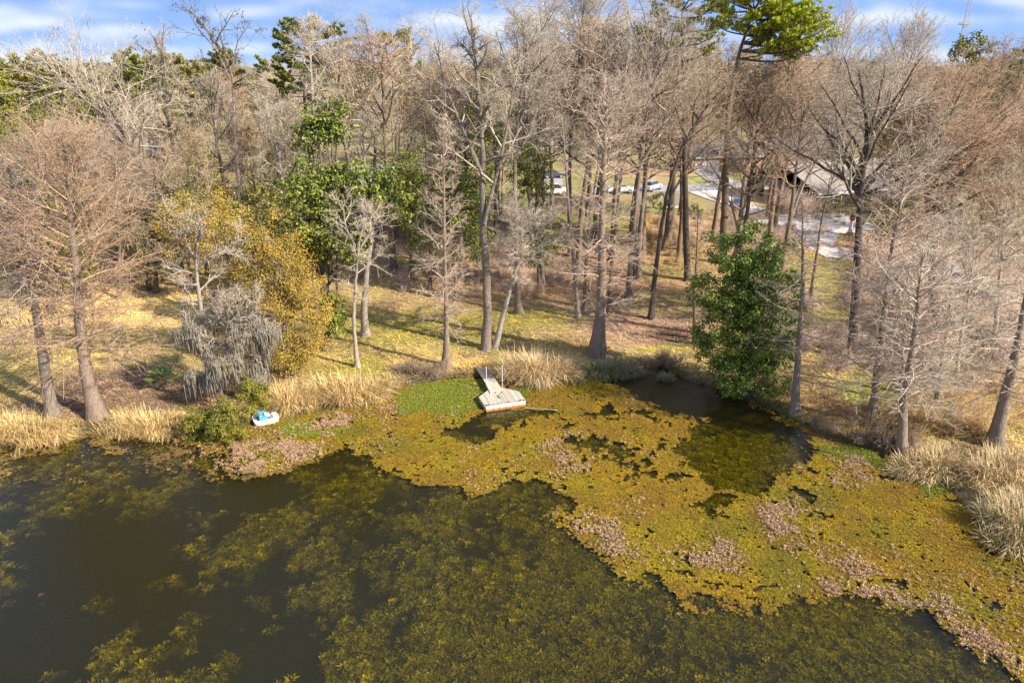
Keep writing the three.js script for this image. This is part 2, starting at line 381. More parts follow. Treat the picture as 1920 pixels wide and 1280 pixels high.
const place = (x, y, z, turn, s, sy = s, tilt = 0, tz = 0) => new THREE.Matrix4().compose(V(x, y, z), new THREE.Quaternion().setFromEuler(new THREE.Euler(tilt, turn, tz, 'YXZ')), V(s, sy, s));
function rosette(seed, n, len, wid, lift, white = [1, 1, 1]) {
  const R = rng(seed), mb = new MB();
  for (let k = 0; k < n; k++) {
    const a = (k / n) * 6.283 + R() * 0.8, e = lift * (0.3 + R() * 0.9), v = 0.75 + R() * 0.5, s = 0.7 + R() * 0.6;
    const d = V(Math.cos(a) * Math.cos(e), Math.sin(e), Math.sin(a) * Math.cos(e)), u = V(-Math.cos(a) * Math.sin(e) + (R() - 0.5) * 0.4, Math.cos(e), -Math.sin(a) * Math.sin(e) + (R() - 0.5) * 0.4).normalize();
    mb.leaf(V(d.x * len * 0.2, R() * 0.02, d.z * len * 0.2), d, u, len * s, wid * s, white.map((q) => q * v));
  }
  return mb.geometry(undefined, true);
}
{
  const R = rng(77), mb = new MB(), step = 0.14, leaves = [], dead = [], duck = [];
  const x0 = -42, x1 = 46, z0 = -56, z1 = -15, nx = Math.round((x1 - x0) / step), ids = new Map();
  const cell = new Map();
  for (let j = 0; j * step < z1 - z0; j++) for (let i = 0; i < nx; i++) {
    const x = x0 + i * step, z = z0 + j * step;
    if (!inView(x, z)) continue;
    const a = matAt(x, z);
    if (!a || a.cover < 0.04) continue;
    const edge = a.cover + (hash(i, j) - 0.5) * 0.5;
    if (edge > 0.5) cell.set(i + j * nx, a);
    const n = a.cover * 5.5;
    for (let k = 0; k < n; k++) {
      if (R() > a.cover * 1.1) continue;
      const px = x + (R() - 0.5) * step * 1.6, pz = z + (R() - 0.5) * step * 1.6;
      const pink = a.pink * (0.12 + 0.88 * smoothstep(fbm(px * 1.3, pz * 1.3, 4), 0.42, 0.60)) + 0.05 * smoothstep(fbm(px * 0.5 + 9, pz * 0.5, 3), 0.5, 0.7);
      if (R() < pink * 0.9) {
        const v = 0.7 + R() * 0.6;
        dead.push([place(px, 0.03 + R() * 0.05, pz, R() * 6.28, 0.28 + R() * 0.5, 1, (R() - 0.5) * 0.7), [0.45 * v, 0.29 * v, 0.175 * v]]);
      } else if (a.green > 0.4 && R() < a.green) {
        const v = 0.7 + R() * 0.6;
        duck.push([place(px, 0.01, pz, R() * 6.28, 0.35 + R() * 0.4), [0.23 * v, 0.255 * v, 0.025 * v]]);
      } else if (R() < 0.8) {
        const v = 0.5 + R() * 0.85, y = R() < 0.16 ? 1.3 : 1;
        leaves.push([place(px, 0.012, pz, R() * 6.28, 0.25 + R() * R() * 0.62), [a.c[0] * v * y * 1.15, a.c[1] * v * 1.15 * y, a.c[2] * v]]);
      }
    }
  }
  const at = (i, j, a) => { const k = i + j * 100000; if (!ids.has(k)) { const x = x0 + (i - 0.5) * step, z = z0 + (j - 0.5) * step, f = 0.25 + 0.75 * fbm(x * 5, z * 5, 3); ids.set(k, mb.vert(x, 0.006, z, 0, 1, 0, [a.c[0] * f, a.c[1] * f, a.c[2] * f], x, z)); } return ids.get(k); };
  for (const [k, a] of cell) { const i = k % nx, j = (k - i) / nx; mb.quad(at(i, j, a), at(i, j + 1, a), at(i + 1, j + 1, a), at(i + 1, j, a)); }
  const film = mb.build('floating_weed_mat', mat({ vertexColors: true, map: grainMap, roughness: 1 }));
  tag(film, 'yellow olive mat of matted weed lying on the pond surface', 'pond weed', null, 'stuff');
  instanced('floating_weed', rosette(5, 6, 0.11, 0.055, 0.5), M.weed, leaves, 'golden olive leaves of floating water weed spread over the pond', 'pond weed');
  instanced('floating_dead_leaves', rosette(6, 5, 0.12, 0.06, 0.45), M.dryLeaf, dead, 'pinkish brown dead leaves gathered in drifts on the floating weed', 'dead leaves');
  instanced('green_water_plants', rosette(8, 7, 0.10, 0.07, 0.8), M.weed, duck, 'bright green water plants crowding the shallows beside the dock and banks', 'water plants');
  // weed under water
  const sub = [], geo = (() => {
    const q = rng(31), b = new MB();
    for (let k = 0; k < 30; k++) { const a = q() * 6.28, e = 0.15 + q() * 0.9, l = 0.05 + q() * 0.09, v = 0.5 + q() * 0.9; b.blade(V(Math.cos(a) * q() * 0.16, 0, Math.sin(a) * q() * 0.16), V(Math.cos(a) * Math.cos(e), Math.sin(e), Math.sin(a) * Math.cos(e)), l, 0.032, 0.7, [v, v, v]); }
    return b.geometry(undefined, true);
  })();
  for (let k = 0; k < 200000 && sub.length < 52000; k++) {
    const x = -32 + R() * 64, z = -50 + R() * 36;
    if (!inView(x, z) || !inPoly(shore, x, z)) continue;
    const a = matAt(x, z); if ((a && a.cover > 0.75) || soft(pools[2], x, z, 0.5) > 0.5) continue;
    const n = fbm(x * 0.22 + 3, z * 0.22, 3), m = fbm(x * 0.9, z * 0.9 + 20, 3), left = smoothstep(x, -20, 4);
    const den = Math.pow(smoothstep(n * 0.55 + m * 0.45 + left * 0.20, 0.46, 0.78), 1.2);
    if (R() > den) continue;
    const v = 0.45 + R() * 0.8, deep = Math.pow(R(), 1.4), y = -0.06 - 0.42 * deep - 0.12 * R(), o = R() < 0.16 ? 1.7 : 1;
    sub.push([place(x, y - 0.12, z, R() * 6.28, 0.6 + R() * 0.9), [0.48 * v * o, 0.43 * v * o, 0.012 * v]]);
  }
  instanced('submerged_weed', geo, M.weed, sub, 'yellow green weed growing below the surface of the open pond', 'pond weed');
  console.log('weed', leaves.length, dead.length, duck.length, sub.length, cell.size);
}
// ---------------------------------------------------------------- trees
const GOLD = 2.39996;
const TWIG = { pink: [0.45, 0.345, 0.26], grey: [0.40, 0.335, 0.25], pale: [0.52, 0.44, 0.335], brown: [0.33, 0.24, 0.165], dark: [0.15, 0.11, 0.075], rust: [0.41, 0.275, 0.175] };
const BARK = { pink: [0.31, 0.23, 0.17], grey: [0.25, 0.205, 0.16], pale: [0.43, 0.37, 0.295], brown: [0.19, 0.14, 0.10], dark: [0.105, 0.08, 0.06], rust: [0.29, 0.20, 0.135] };
// an ellipsoid from a pixel box at a depth
function lobe(b, z, deep = 0.85) {
  const a = atPlane(b[0], b[1], z), c = atPlane(b[2], b[3], z);
  const rx = Math.abs(c.x - a.x) / 2, ry = Math.abs(c.y - a.y) / 2;
  return { c: V((a.x + c.x) / 2, (a.y + c.y) / 2, z + (b[4] || 0)), rx, ry, rz: Math.min(rx, ry * 1.3) * deep };
}
function reach(E, p, d) {
  const ox = (p.x - E.c.x) / E.rx, oy = (p.y - E.c.y) / E.ry, oz = (p.z - E.c.z) / E.rz, dx = d.x / E.rx, dy = d.y / E.ry, dz = d.z / E.rz;
  const a = dx * dx + dy * dy + dz * dz, b = ox * dx + oy * dy + oz * dz, c = ox * ox + oy * oy + oz * oz - 1, D = b * b - a * c;
  if (D <= 0) return 0;
  return Math.max(0, (-b + Math.sqrt(D)) / a);
}
function along(P, t) {
  const f = clamp(t, 0, 1) * (P.length - 1), i = Math.min(Math.floor(f), P.length - 2);
  return P[i].clone().lerp(P[i + 1], f - i);
}
// a trunk's centre line through the photograph's points, standing at the first one
function spine(pts, R, wob = 0.06, n = 5) {
  const b = onGround(pts[0][0], pts[0][1]);
  const P = pts.map(([x, y], i) => (i ? atPlane(x, y, b.z) : b.clone()));
  let dz = 0;
  P.forEach((p, i) => { if (i) { dz += (R() - 0.5) * 0.5; p.z += dz; } });
  P[0].y -= 0.15;
  const c = new THREE.CatmullRomCurve3(P), q = c.getPoints(P.length * n);
  q.forEach((p, i) => { if (i > 1) { p.x += (R() - 0.5) * wob; p.z += (R() - 0.5) * wob; } });
  return { base: b, P: q };
}
class Tree {
  constructor(seed) { this.R = rng(seed); this.wood = new MB(); this.limbs = []; this.twigs = new MB(); this.leaves = new MB(); this.moss = new MB(); this.hang = []; }
  r(a, b) { return a + (b - a) * this.R(); }
  // one bough and everything on it; lev 1 limb, 2 branch, 3 branchlet, 4 twig
  grow(p, d, len, r, lev, S) {
    const R = this.R, w = S.wander[lev], up = S.up[lev], c = lev < 2 ? S.bark : S.twig;
    if (lev >= S.depth) {
      const v = 0.65 + R() * 0.7, k = c.map((q) => q * v);
      d.y += up; d.normalize();
      this.twigs.cone(p, p.clone().addScaledVector(d, len), S.thin, k);
      return;
    }
    const n = [0, 7, 4, 2][lev], P = [p.clone()], q = p.clone(), dd = d.clone(), rr = [r];
    for (let i = 1; i <= n; i++) {
      dd.x += (R() - 0.5) * w; dd.y += (R() - 0.5) * w + up; dd.z += (R() - 0.5) * w; dd.normalize();
      q.addScaledVector(dd, len / n); P.push(q.clone()); rr.push(Math.max(S.thin * (lev === 3 ? 1.15 : 1.5), r * (1 - 0.78 * (i / n))));
    }
    const v = 0.65 + R() * 0.7;
    if (lev === 1) { const mb = new MB(); mb.tube(P, rr, 6, c); this.limbs.push(mb); } else this.twigs.tube(P, rr, lev === 2 ? 4 : 3, c.map((x) => x * v));
    if (lev >= 2 && S.moss && (!S.mossBelow || p.y < S.mossTop) && R() < S.moss) this.hang.push(along(P, R()), along(P, R()));
    if (S.leafAt && lev === 3) S.leafAt(this, P, dd);
    this.sprout(P, rr, len, lev, S);
  }
  sprout(P, rr, len, lev, S) {
    const R = this.R, kids = Math.round(S.kids[lev] * S.dense * (S.flat && lev === 2 ? clamp(len / 2.4, 0.6, 2.4) : 1));
    let az = R() * 6.28;
    for (let k = 0; k < kids; k++) {
      const t = lerp(S.t0[lev], 1, (k + R()) / kids), at = along(P, t), to = along(P, Math.min(1, t + 0.15)).sub(along(P, Math.max(0, t - 0.15))).normalize();
      az += GOLD;
      let u = S.flat && lev >= 2 ? V(0, 1, 0).cross(to) : V(Math.cos(az), R() - 0.5, Math.sin(az));
      if (S.flat && lev >= 2) u.multiplyScalar(k % 2 ? 1 : -1).add(V((R() - 0.5) * 1.5, (R() - 0.5) * 1.5, (R() - 0.5) * 1.5));
      u.addScaledVector(to, -u.dot(to)).normalize();
      const a = S.angle[lev] * (0.75 + R() * 0.5), d = to.clone().multiplyScalar(Math.cos(a)).addScaledVector(u, Math.sin(a));
      let l = len * S.ratio[lev] * (1.15 - 0.6 * t) * (0.7 + R() * 0.6);
      if (lev + 1 >= S.depth) l = clamp(l, S.short, S.short * 2.2);
      if (S.E) l = Math.min(l, reach(S.E, at, d) * 1.15 + 0.25);
      const f = t * (rr.length - 1), i = Math.min(Math.floor(f), rr.length - 2), r0 = lerp(rr[i], rr[i + 1], f - i);
      this.grow(at, d, l, Math.max(S.thin * 1.2, r0 * 0.6), lev + 1, S);
    }
  }
  strands(p, n, len, spread, tone = 1) {
    const R = this.R;
    for (let k = 0; k < n; k++) {
      const v = (0.7 + R() * 0.6) * tone, c = [0.25 * v, 0.225 * v, 0.18 * v], l = len * (0.2 + R() * R() * 1.6), a = V(p.x + (R() - 0.5) * spread, p.y, p.z + (R() - 0.5) * spread);
      const m = V(a.x + (R() - 0.5) * 0.1, a.y - l * 0.5, a.z + (R() - 0.5) * 0.1);
      this.moss.cone(m, V(a.x, a.y, a.z), 0.014 + R() * 0.022, c);
      this.moss.cone(m, V(m.x + (R() - 0.5) * 0.12, m.y - l * 0.55, m.z + (R() - 0.5) * 0.12), 0.014 + R() * 0.024, c);
    }
  }
  hangMoss(len, n = 3) { for (const p of this.hang) this.strands(p, n, len, 0.45); }
  // leaves in clumps through a lobe
  foliage(E, clumps, per, cr, len, wid, tone, out = 0.55) {
    const R = this.R;
    for (let k = 0; k < clumps; k++) {
      const y = R() * 2 - 1, az = k * GOLD + R() * 0.5, s = Math.sqrt(1 - y * y), rad = Math.pow(R(), 0.36) * (0.86 + 0.2 * R());
      const c = V(E.c.x + Math.cos(az) * s * E.rx * rad, E.c.y + y * E.ry * rad, E.c.z + Math.sin(az) * s * E.rz * rad);
      const t = R(), size = cr * (0.6 + R() * 0.8);
      for (let i = 0; i < per; i++) {
        const a = R() * 6.28, h = R() * 2 - 1, q = Math.sqrt(1 - h * h), d = V(Math.cos(a) * q, h, Math.sin(a) * q), rr = size * Math.pow(R(), 0.5);
        const p = V(c.x + d.x * rr, c.y + d.y * rr * 0.75, c.z + d.z * rr);
        const n = V(d.x * out + (R() - 0.5) * 0.9, d.y * out + 0.25 + (R() - 0.5) * 0.9, d.z * out + (R() - 0.5) * 0.9).normalize();
        const x = V(R() - 0.5, R() - 0.8, R() - 0.5); x.addScaledVector(n, -x.dot(n)).normalize();
        this.leaves.leaf(p, x, n, len * (0.7 + R() * 0.6), wid * (0.7 + R() * 0.6), tone(t, R));
      }
    }
  }
  tufts(p, d, n, len, col) {
    const R = this.R;
    for (let k = 0; k < n; k++) {
      const a = R() * 6.28, h = R() * 1.5 - 0.35, q = Math.sqrt(Math.max(0, 1 - h * h)), v = 0.7 + R() * 0.6;
      const u = V(Math.cos(a) * q + d.x * 0.6, h + d.y * 0.6, Math.sin(a) * q + d.z * 0.6).normalize();
      const s = V(u.z, 0, -u.x).normalize(), b = this.leaves.vert(p.x - s.x * 0.03, p.y, p.z - s.z * 0.03, d.x * 0.5, 0.8, d.z * 0.5, col.map((c) => c * v)), l = len * (0.7 + R() * 0.5);
      const w = len * 0.16;
      this.leaves.vert(p.x + u.x * l * 0.5 + s.x * w, p.y + u.y * l * 0.5, p.z + u.z * l * 0.5 + s.z * w, u.x, u.y + 0.6, u.z, col.map((c) => c * v));
      this.leaves.vert(p.x + u.x * l, p.y + u.y * l, p.z + u.z * l, u.x, u.y + 0.6, u.z, col.map((c) => c * v));
      this.leaves.vert(p.x + u.x * l * 0.5 - s.x * w, p.y + u.y * l * 0.5, p.z + u.z * l * 0.5 - s.z * w, u.x, u.y + 0.6, u.z, col.map((c) => c * v));
      this.leaves.i.push(b, b + 1, b + 2, b, b + 2, b + 3);
    }
  }
  finish(o, base, leafMat = M.leaf, split = true) {
    if (!split) { for (const l of this.limbs) { const k = this.wood.p.length / 3; this.wood.p.push(...l.p); this.wood.n.push(...l.n); this.wood.c.push(...l.c); this.wood.t.push(...l.t); for (const i of l.i) this.wood.i.push(i + k); } this.limbs = []; }
    this.wood.build('trunk', M.bark, o, base);
    for (const l of this.limbs) l.build('limb', M.bark, o, base);
    if (this.twigs.tris) this.twigs.build('crown', M.twig, o, base);
    if (this.leaves.tris) tag(this.leaves.build('foliage', leafMat, o, base), null, null, null);
    if (this.moss.tris) tag(this.moss.build('hanging_moss', M.moss, o, base), null, null, null, 'stuff');
    return o;
  }
}
const foot = (size, high, lobes = 5) => (l, a) => size * Math.exp(-l / high) * (1 + 0.22 * Math.cos(a * lobes)) + 0.04 * Math.cos(a * 3 + l);
const STYLE = {
  hardwood: { depth: 4, kids: [0, 9, 7, 4], t0: [0, 0.22, 0.2, 0.15], angle: [0, 0.85, 0.8, 0.75], ratio: [0, 0.52, 0.5, 0.5], wander: [0, 0.46, 0.7, 0.8, 0.35], up: [0, 0.04, 0.04, 0.03, 0.03], short: 0.6, thin: 0.012, dense: 1 },
  fan: { depth: 4, kids: [0, 10, 7, 4], t0: [0, 0.2, 0.15, 0.1], angle: [0, 0.5, 0.5, 0.5], ratio: [0, 0.55, 0.5, 0.5], wander: [0, 0.30, 0.42, 0.5, 0.3], up: [0, 0.05, 0.05, 0.04, 0.04], short: 0.7, thin: 0.015, dense: 1 },
  cypress: { depth: 4, kids: [0, 0, 10, 5], t0: [0, 0, 0.18, 0.1], angle: [0, 0, 0.9, 0.8], ratio: [0, 0, 0.42, 0.5], wander: [0, 0, 0.6, 0.8, 0.4], up: [0, 0, -0.01, -0.03, -0.05], short: 0.32, thin: 0.013, dense: 1, flat: true },
};
let trees = 0;
// a leafless broad-crowned tree
function hardwood(name, label, category, s) {
  const T = new Tree(1000 + 37 * ++trees), R = T.R, sp = spine(s.pts, R), P = sp.P, z = sp.base.z, r = s.r;
  const E = lobe(s.box, z, s.deep ?? 0.85), S = { ...STYLE[s.style ?? 'hardwood'], E, bark: BARK[s.bark ?? 'grey'], twig: TWIG[s.twig ?? s.bark ?? 'grey'], moss: s.moss ?? 0, mossBelow: s.mossBelow, mossTop: E.c.y + (s.mossBelow ?? 0) * E.ry };
  S.dense = (s.dense ?? 1); S.thin = Math.max(0.009, -z * 0.00014) * (s.thick ?? 1); S.short = Math.max(0.5, -z * 0.009);
  const tip = s.tip ?? 0.28;
  T.wood.tube(P, P.map((_, i) => r * lerp(1, tip, Math.pow(i / (P.length - 1), 0.85))), 9, S.bark, foot(s.foot ?? 0.7, 0.6));
  const rad = P.map((_, i) => r * lerp(1, tip, i / (P.length - 1)));
  for (const L of s.limbs ?? []) {   // limbs that the photograph shows
    const zz = z + (R() - 0.5) * 1.6, C = new THREE.CatmullRomCurve3(L.p.map(([x, y], i) => atPlane(x, y, i ? zz : z))).getPoints(10), mb = new MB();
    C.forEach((p, i) => { if (i) { p.x += (R() - 0.5) * 0.12; p.y += (R() - 0.5) * 0.12; } });
    const rr = C.map((_, i) => L.r * (1 - 0.72 * i / 10));
    mb.tube(C, rr, 7, S.bark); T.limbs.push(mb);
    T.sprout(C, rr, C[0].distanceTo(C[10]), 1, { ...S, dense: S.dense * 1.3, E: null });
  }
  // where the trunk enters the crown
  let t0 = 0; while (t0 < 0.9 && along(P, t0).y < E.c.y - E.ry * (s.low ?? 0.9)) t0 += 0.02;
  const n = s.n ?? 11;
  for (let k = 0; k < n; k++) {
    const t = lerp(t0, 0.99, (k + R() * 0.7) / n), at = along(P, t), az = k * GOLD + R(), el = lerp(s.el0 ?? 0.35, s.el1 ?? 1.15, (k / n)) + (R() - 0.5) * 0.3;
    const d = V(Math.cos(az) * Math.cos(el), Math.sin(el), Math.sin(az) * Math.cos(el) * 0.9).normalize();
    const l = reach(E, at, d) * (0.78 + R() * 0.25);
    if (l > 0.6) T.grow(at, d, l, r * lerp(0.5, 0.3, t), 1, S);
  }
  const top = P[P.length - 1], d = top.clone().sub(P[P.length - 4]).normalize(), l = Math.max(2.4, reach(E, top, d));
  for (let k = 0; k < 3; k++) T.grow(top, d.clone().add(V((R() - 0.5) * 1.1, R() * 0.3, (R() - 0.5) * 1.1)).normalize(), l * (0.7 + R() * 0.4), r * tip * 0.8, 1, { ...S, E: null, dense: S.dense * (l > 3.5 ? 1 : 0.55) });
  if (s.moss) T.hangMoss(s.mossLong ?? 1, s.mossN ?? 3);
  if (s.dots) {   // a few dead leaves and seed balls left at the tips
    for (let k = 0; k < s.dots; k++) {
      const i = Math.floor(R() * (T.twigs.p.length / 3)) * 3, p = V(T.twigs.p[i], T.twigs.p[i + 1], T.twigs.p[i + 2]);
      if (p.y < E.c.y) continue;
      T.leaves.leaf(p, V(R() - 0.5, -0.8, R() - 0.5).normalize(), V(R() - 0.5, 0.4, R() - 0.5).normalize(), 0.28, 0.2, [0.10, 0.07, 0.045]);
    }
  }
  const o = thing(name, label, category, sp.base, 0, s.group);
  return T.finish(o, sp.base, M.dryLeaf, s.split ?? true);
}
// a leafless cypress: straight fluted trunk, tiers of short level boughs
function cypress(name, label, category, s) {
  const T = new Tree(5000 + 53 * ++trees), R = T.R, sp = spine(s.pts, R, 0.03), P = sp.P, z = sp.base.z;
  const S = { ...STYLE.cypress, bark: BARK[s.bark ?? 'pink'], twig: TWIG[s.twig ?? s.bark ?? 'pink'], moss: s.moss ?? 0, dense: s.dense ?? 1, thin: Math.max(0.009, -z * 0.00014) };
  S.up = [0, 0, s.up ?? 0, s.droop ?? -0.02, -0.03];
  const r = s.r, rad = P.map((_, i) => Math.max(0.03, r * lerp(1, 0.1, i / (P.length - 1))));
  T.wood.tube(P, rad, 12, S.bark, foot(s.foot ?? 0.95, s.footHigh ?? 1.3, 6));
  const n = s.n ?? 64, w = s.w, e0 = s.e0 ?? 0.0, e1 = s.e1 ?? 0.6, t0 = s.t0 ?? 0.22;
  for (let k = 0; k < n; k++) {
    const t = lerp(t0, 0.985, (k + R() * 0.8) / n), u = (t - t0) / (1 - t0), at = along(P, t), az = k * GOLD + R() * 0.6, el = lerp(e0, e1, u) + (R() - 0.5) * 0.35;
    const prof = s.round ? Math.pow(Math.max(0, 1 - Math.pow(Math.abs(u - 0.38) / 0.64, 2.2)), 0.6) : Math.min(1, 0.45 + u * 2.2) * Math.pow(1 - u, 0.75) + 0.05;
    const l = w * prof * (0.6 + R() * 0.5), d = V(Math.cos(az) * Math.cos(el), Math.sin(el), Math.sin(az) * Math.cos(el));
    if (l > 0.25) T.grow(at, d, l, Math.min(r * 0.2, 0.014 + l * 0.009) * (s.bough ?? 1), 2, S);
  }
  if (s.moss) T.hangMoss(s.mossLong ?? 0.7, 2);
  const o = thing(name, label, category, sp.base, 0, s.group);
  return T.finish(o, sp.base);
}
const TONE = {
  magnolia: (t, R) => { const v = 0.65 + R() * 0.7, y = R() < 0.25 ? 1 : 0; return [lerp(0.075, 0.17, t) * v + y * 0.12, lerp(0.115, 0.19, t) * v + y * 0.11, 0.016 * v + y * 0.01]; },
  holly: (t, R) => { const v = 0.6 + R() * 0.8, y = R() < 0.2 ? 1 : 0; return [lerp(0.085, 0.17, t) * v + y * 0.10, lerp(0.14, 0.215, t) * v + y * 0.10, 0.02 * v]; },
  bright: (t, R) => { const v = 0.65 + R() * 0.7; return [lerp(0.14, 0.27, t) * v, lerp(0.16, 0.245, t) * v, 0.018 * v]; },
  ochre: (t, R) => { const v = 0.65 + R() * 0.75; return [lerp(0.28, 0.44, t) * v, lerp(0.22, 0.275, t) * v, lerp(0.035, 0.05, R()) * v]; },
  dark: (t, R) => { const v = 0.6 + R() * 0.8; return [lerp(0.06, 0.10, t) * v, lerp(0.08, 0.115, t) * v, 0.025 * v]; },
  olive: (t, R) => { const v = 0.65 + R() * 0.7; return [lerp(0.13, 0.23, t) * v, lerp(0.135, 0.20, t) * v, 0.028 * v]; },
  shrub: (t, R) => { const v = 0.55 + R() * 0.8; return [lerp(0.12, 0.25, t) * v, lerp(0.135, 0.215, t) * v, 0.015 * v]; },
};
// a tree in leaf: lobes of leaf clumps on a branching frame
function leafy(name, label, category, s) {
  const T = new Tree(9000 + 71 * ++trees), R = T.R, sp = spine(s.pts, R, 0.08), P = sp.P, z = sp.base.z, r = s.r ?? 0.2, bark = BARK[s.bark ?? 'brown'];
  T.wood.tube(P, P.map((_, i) => r * lerp(1, 0.2, i / (P.length - 1))), 8, bark, foot(0.5, 0.5));
  for (const b of s.boxes) {
    const E = lobe(b, z, s.deep ?? 0.9), vol = E.rx * E.ry, n = Math.round((s.dense ?? 1) * clamp(vol * 6, 12, 110));
    for (let k = 0; k < 5; k++) {
      const at = along(P, 0.35 + R() * 0.6), az = R() * 6.28, to = V(E.c.x + Math.cos(az) * E.rx * 0.6, E.c.y + (R() - 0.3) * E.ry * 0.8, E.c.z + Math.sin(az) * E.rz * 0.6), mid = at.clone().lerp(to, 0.5).add(V(0, -0.3, 0));
      const mb = new MB(), C = new THREE.CatmullRomCurve3([at, mid, to]).getPoints(6);
      mb.tube(C, C.map((_, i) => r * 0.35 * (1 - 0.8 * i / 6)), 5, bark); T.limbs.push(mb);
    }
    T.foliage(E, n, s.per ?? 34, s.clump ?? 0.5, s.leaf ?? 0.2, s.wide ?? 0.1, TONE[s.tone], s.out);
    if (s.moss) for (let k = 0; k < s.moss; k++) { const a = R() * 6.28, q = Math.sqrt(R()); T.strands(V(E.c.x + Math.cos(a) * E.rx * q, E.c.y + (R() - 0.6) * E.ry, E.c.z + Math.sin(a) * E.rz * q), 3, s.mossLong ?? 1, 0.4); }
  }
  const o = thing(name, label, category, sp.base, 0, s.group);
  return T.finish(o, sp.base, s.mat ?? M.leaf, s.split ?? true);
}
const NEEDLE = { bright: [0.46, 0.50, 0.04], green: [0.27, 0.285, 0.06], dull: [0.31, 0.28, 0.075] };
function pine(name, label, category, s) {
  const T = new Tree(13000 + 91 * ++trees), R = T.R, sp = spine(s.pts, R, 0.05), P = sp.P, z = sp.base.z, r = s.r, bark = BARK[s.bark ?? 'dark'];
  T.wood.tube(P, P.map((_, i) => r * lerp(1, 0.22, Math.pow(i / (P.length - 1), 1.3))), 9, bark, foot(0.4, 0.5));
  const size = Math.max(0.34, -z * 0.0050) * (s.size ?? 1), col = NEEDLE[s.tone ?? 'green'];
  for (const b of s.boxes) {
    const E = lobe(b, z, 0.9), n = s.n ?? 20;
    for (let k = 0; k < n; k++) {
      const az = k * GOLD, h = lerp(-0.75, 0.85, (k + R()) / n), w = Math.sqrt(1 - h * h) * (0.75 + R() * 0.35);
      const to = V(E.c.x + Math.cos(az) * E.rx * w, E.c.y + h * E.ry, E.c.z + Math.sin(az) * E.rz * w);
      let at = P[P.length - 1], bd = 1e9;
      for (const p of P) { const d = Math.abs(p.y - (to.y - 0.9)); if (d < bd) { bd = d; at = p; } }
      const L = at.distanceTo(to), C = new THREE.CatmullRomCurve3([at.clone(), at.clone().lerp(to, 0.55).add(V(0, -0.12 * L + 0.15, 0)), to]).getPoints(8), mb = new MB();
      mb.tube(C, C.map((_, i) => Math.max(0.03, 0.05 + L * 0.012) * (1 - 0.75 * i / 8)), 5, bark); T.limbs.push(mb);
      const m = Math.round((s.clumps ?? 13) * clamp(L / 3, 0.5, 1.6));
      for (let i = 0; i < m; i++) {
        const t = 0.55 + 0.45 * (i + R()) / m, q = along(C, t).add(V((R() - 0.5) * (0.6 + L * 0.22), (R() - 0.3) * 0.4, (R() - 0.5) * (0.6 + L * 0.22))), v = 0.7 + R() * 0.6;
        T.twigs.cone(along(C, t - 0.06), q, 0.025, bark);
        for (let u = 0; u < 3; u++) T.tufts(q.clone().add(V((R() - 0.5) * 0.5, (R() - 0.4) * 0.35, (R() - 0.5) * 0.5)), V(0, 0.6, 0), s.per ?? 14, size, col.map((c) => c * v));
      }
    }
  }
  const o = thing(name, label, category, sp.base, 0, s.group);
  return T.finish(o, sp.base, M.needle, s.split ?? true);
}
// ---------------------------------------------------------------- the trees of the photograph, from the bank backwards
// bank, left
cypress('bald_cypress', 'leaning grey bare cypress at the far left bank beside the pale reeds', 'cypress tree', { pts: [[98, 778], [78, 690], [62, 590], [42, 480], [24, 380], [14, 300]], r: 0.36, w: 3.6, n: 62, bark: 'grey', twig: 'pale', t0: 0.3, moss: 0.16, e0: -0.1, foot: 0.6, footHigh: 0.8 });
cypress('bald_cypress', 'broad rusty pink bare cypress with swollen pale trunk foot on the left bank', 'cypress tree', { pts: [[183, 784], [163, 700], [150, 620], [142, 530], [128, 440], [118, 340], [108, 258]], r: 0.42, w: 5.9, n: 86, bark: 'pink', twig: 'rust', t0: 0.22, round: true, dense: 1.15, bough: 0.8, e0: 0.0, e1: 1.0, moss: 0.05, up: 0.03, foot: 0.9 });
cypress('bald_cypress', 'pale bare cypress cut off by the left edge, moss on its boughs', 'cypress tree', { pts: [[-20, 735], [-28, 640], [-30, 520], [-34, 420], [-30, 340]], r: 0.3, w: 4.2, n: 48, bark: 'pale', twig: 'pale', t0: 0.25, moss: 0.25 });
hardwood('bare_tree', 'pale forked bare tree rising above the moss draped one, left of the ochre tree', 'tree', { pts: [[394, 728], [385, 650], [375, 565], [369, 500], [374, 440]], r: 0.23, box: [290, 385, 470, 610], bark: 'pale', twig: 'pale', n: 9, dense: 0.75, el0: 0.1, moss: 0.10, mossLong: 0.7, limbs: [{ p: [[370, 498], [350, 460], [330, 430], [318, 395]], r: 0.13 }, { p: [[370, 500], [400, 480], [430, 470], [455, 440]], r: 0.11 }] });
hardwood('mossy_tree', 'low bare tree wrapped in thick grey hanging moss behind the green shrub', 'tree', { pts: [[455, 745], [440, 690], [425, 630], [432, 590]], r: 0.22, box: [305, 510, 535, 740], bark: 'grey', twig: 'grey', n: 12, dense: 0.85, el0: -0.35, el1: 0.7, low: 0.6, moss: 0.5, mossBelow: 0.3, mossLong: 1.5, mossN: 5, limbs: [{ p: [[428, 625], [445, 600], [465, 575], [485, 545]], r: 0.09 }], thick: 1.1 });
leafy('ochre_tree', 'wide tree with ochre yellow leaves left of the slim pale tree', 'tree', { pts: [[552, 695], [548, 620], [535, 540], [510, 470], [480, 410]], r: 0.28, boxes: [[290, 345, 500, 480, 1.2], [440, 395, 600, 600, 0.5], [520, 480, 635, 690, 0.5], [505, 600, 585, 700, 1], [380, 470, 520, 600, -1.5]], tone: 'ochre', leaf: 0.115, wide: 0.07, clump: 0.7, per: 120, dense: 2.0, mat: M.dryLeaf, out: 0.4, moss: 5, mossLong: 0.8, bark: 'grey' });
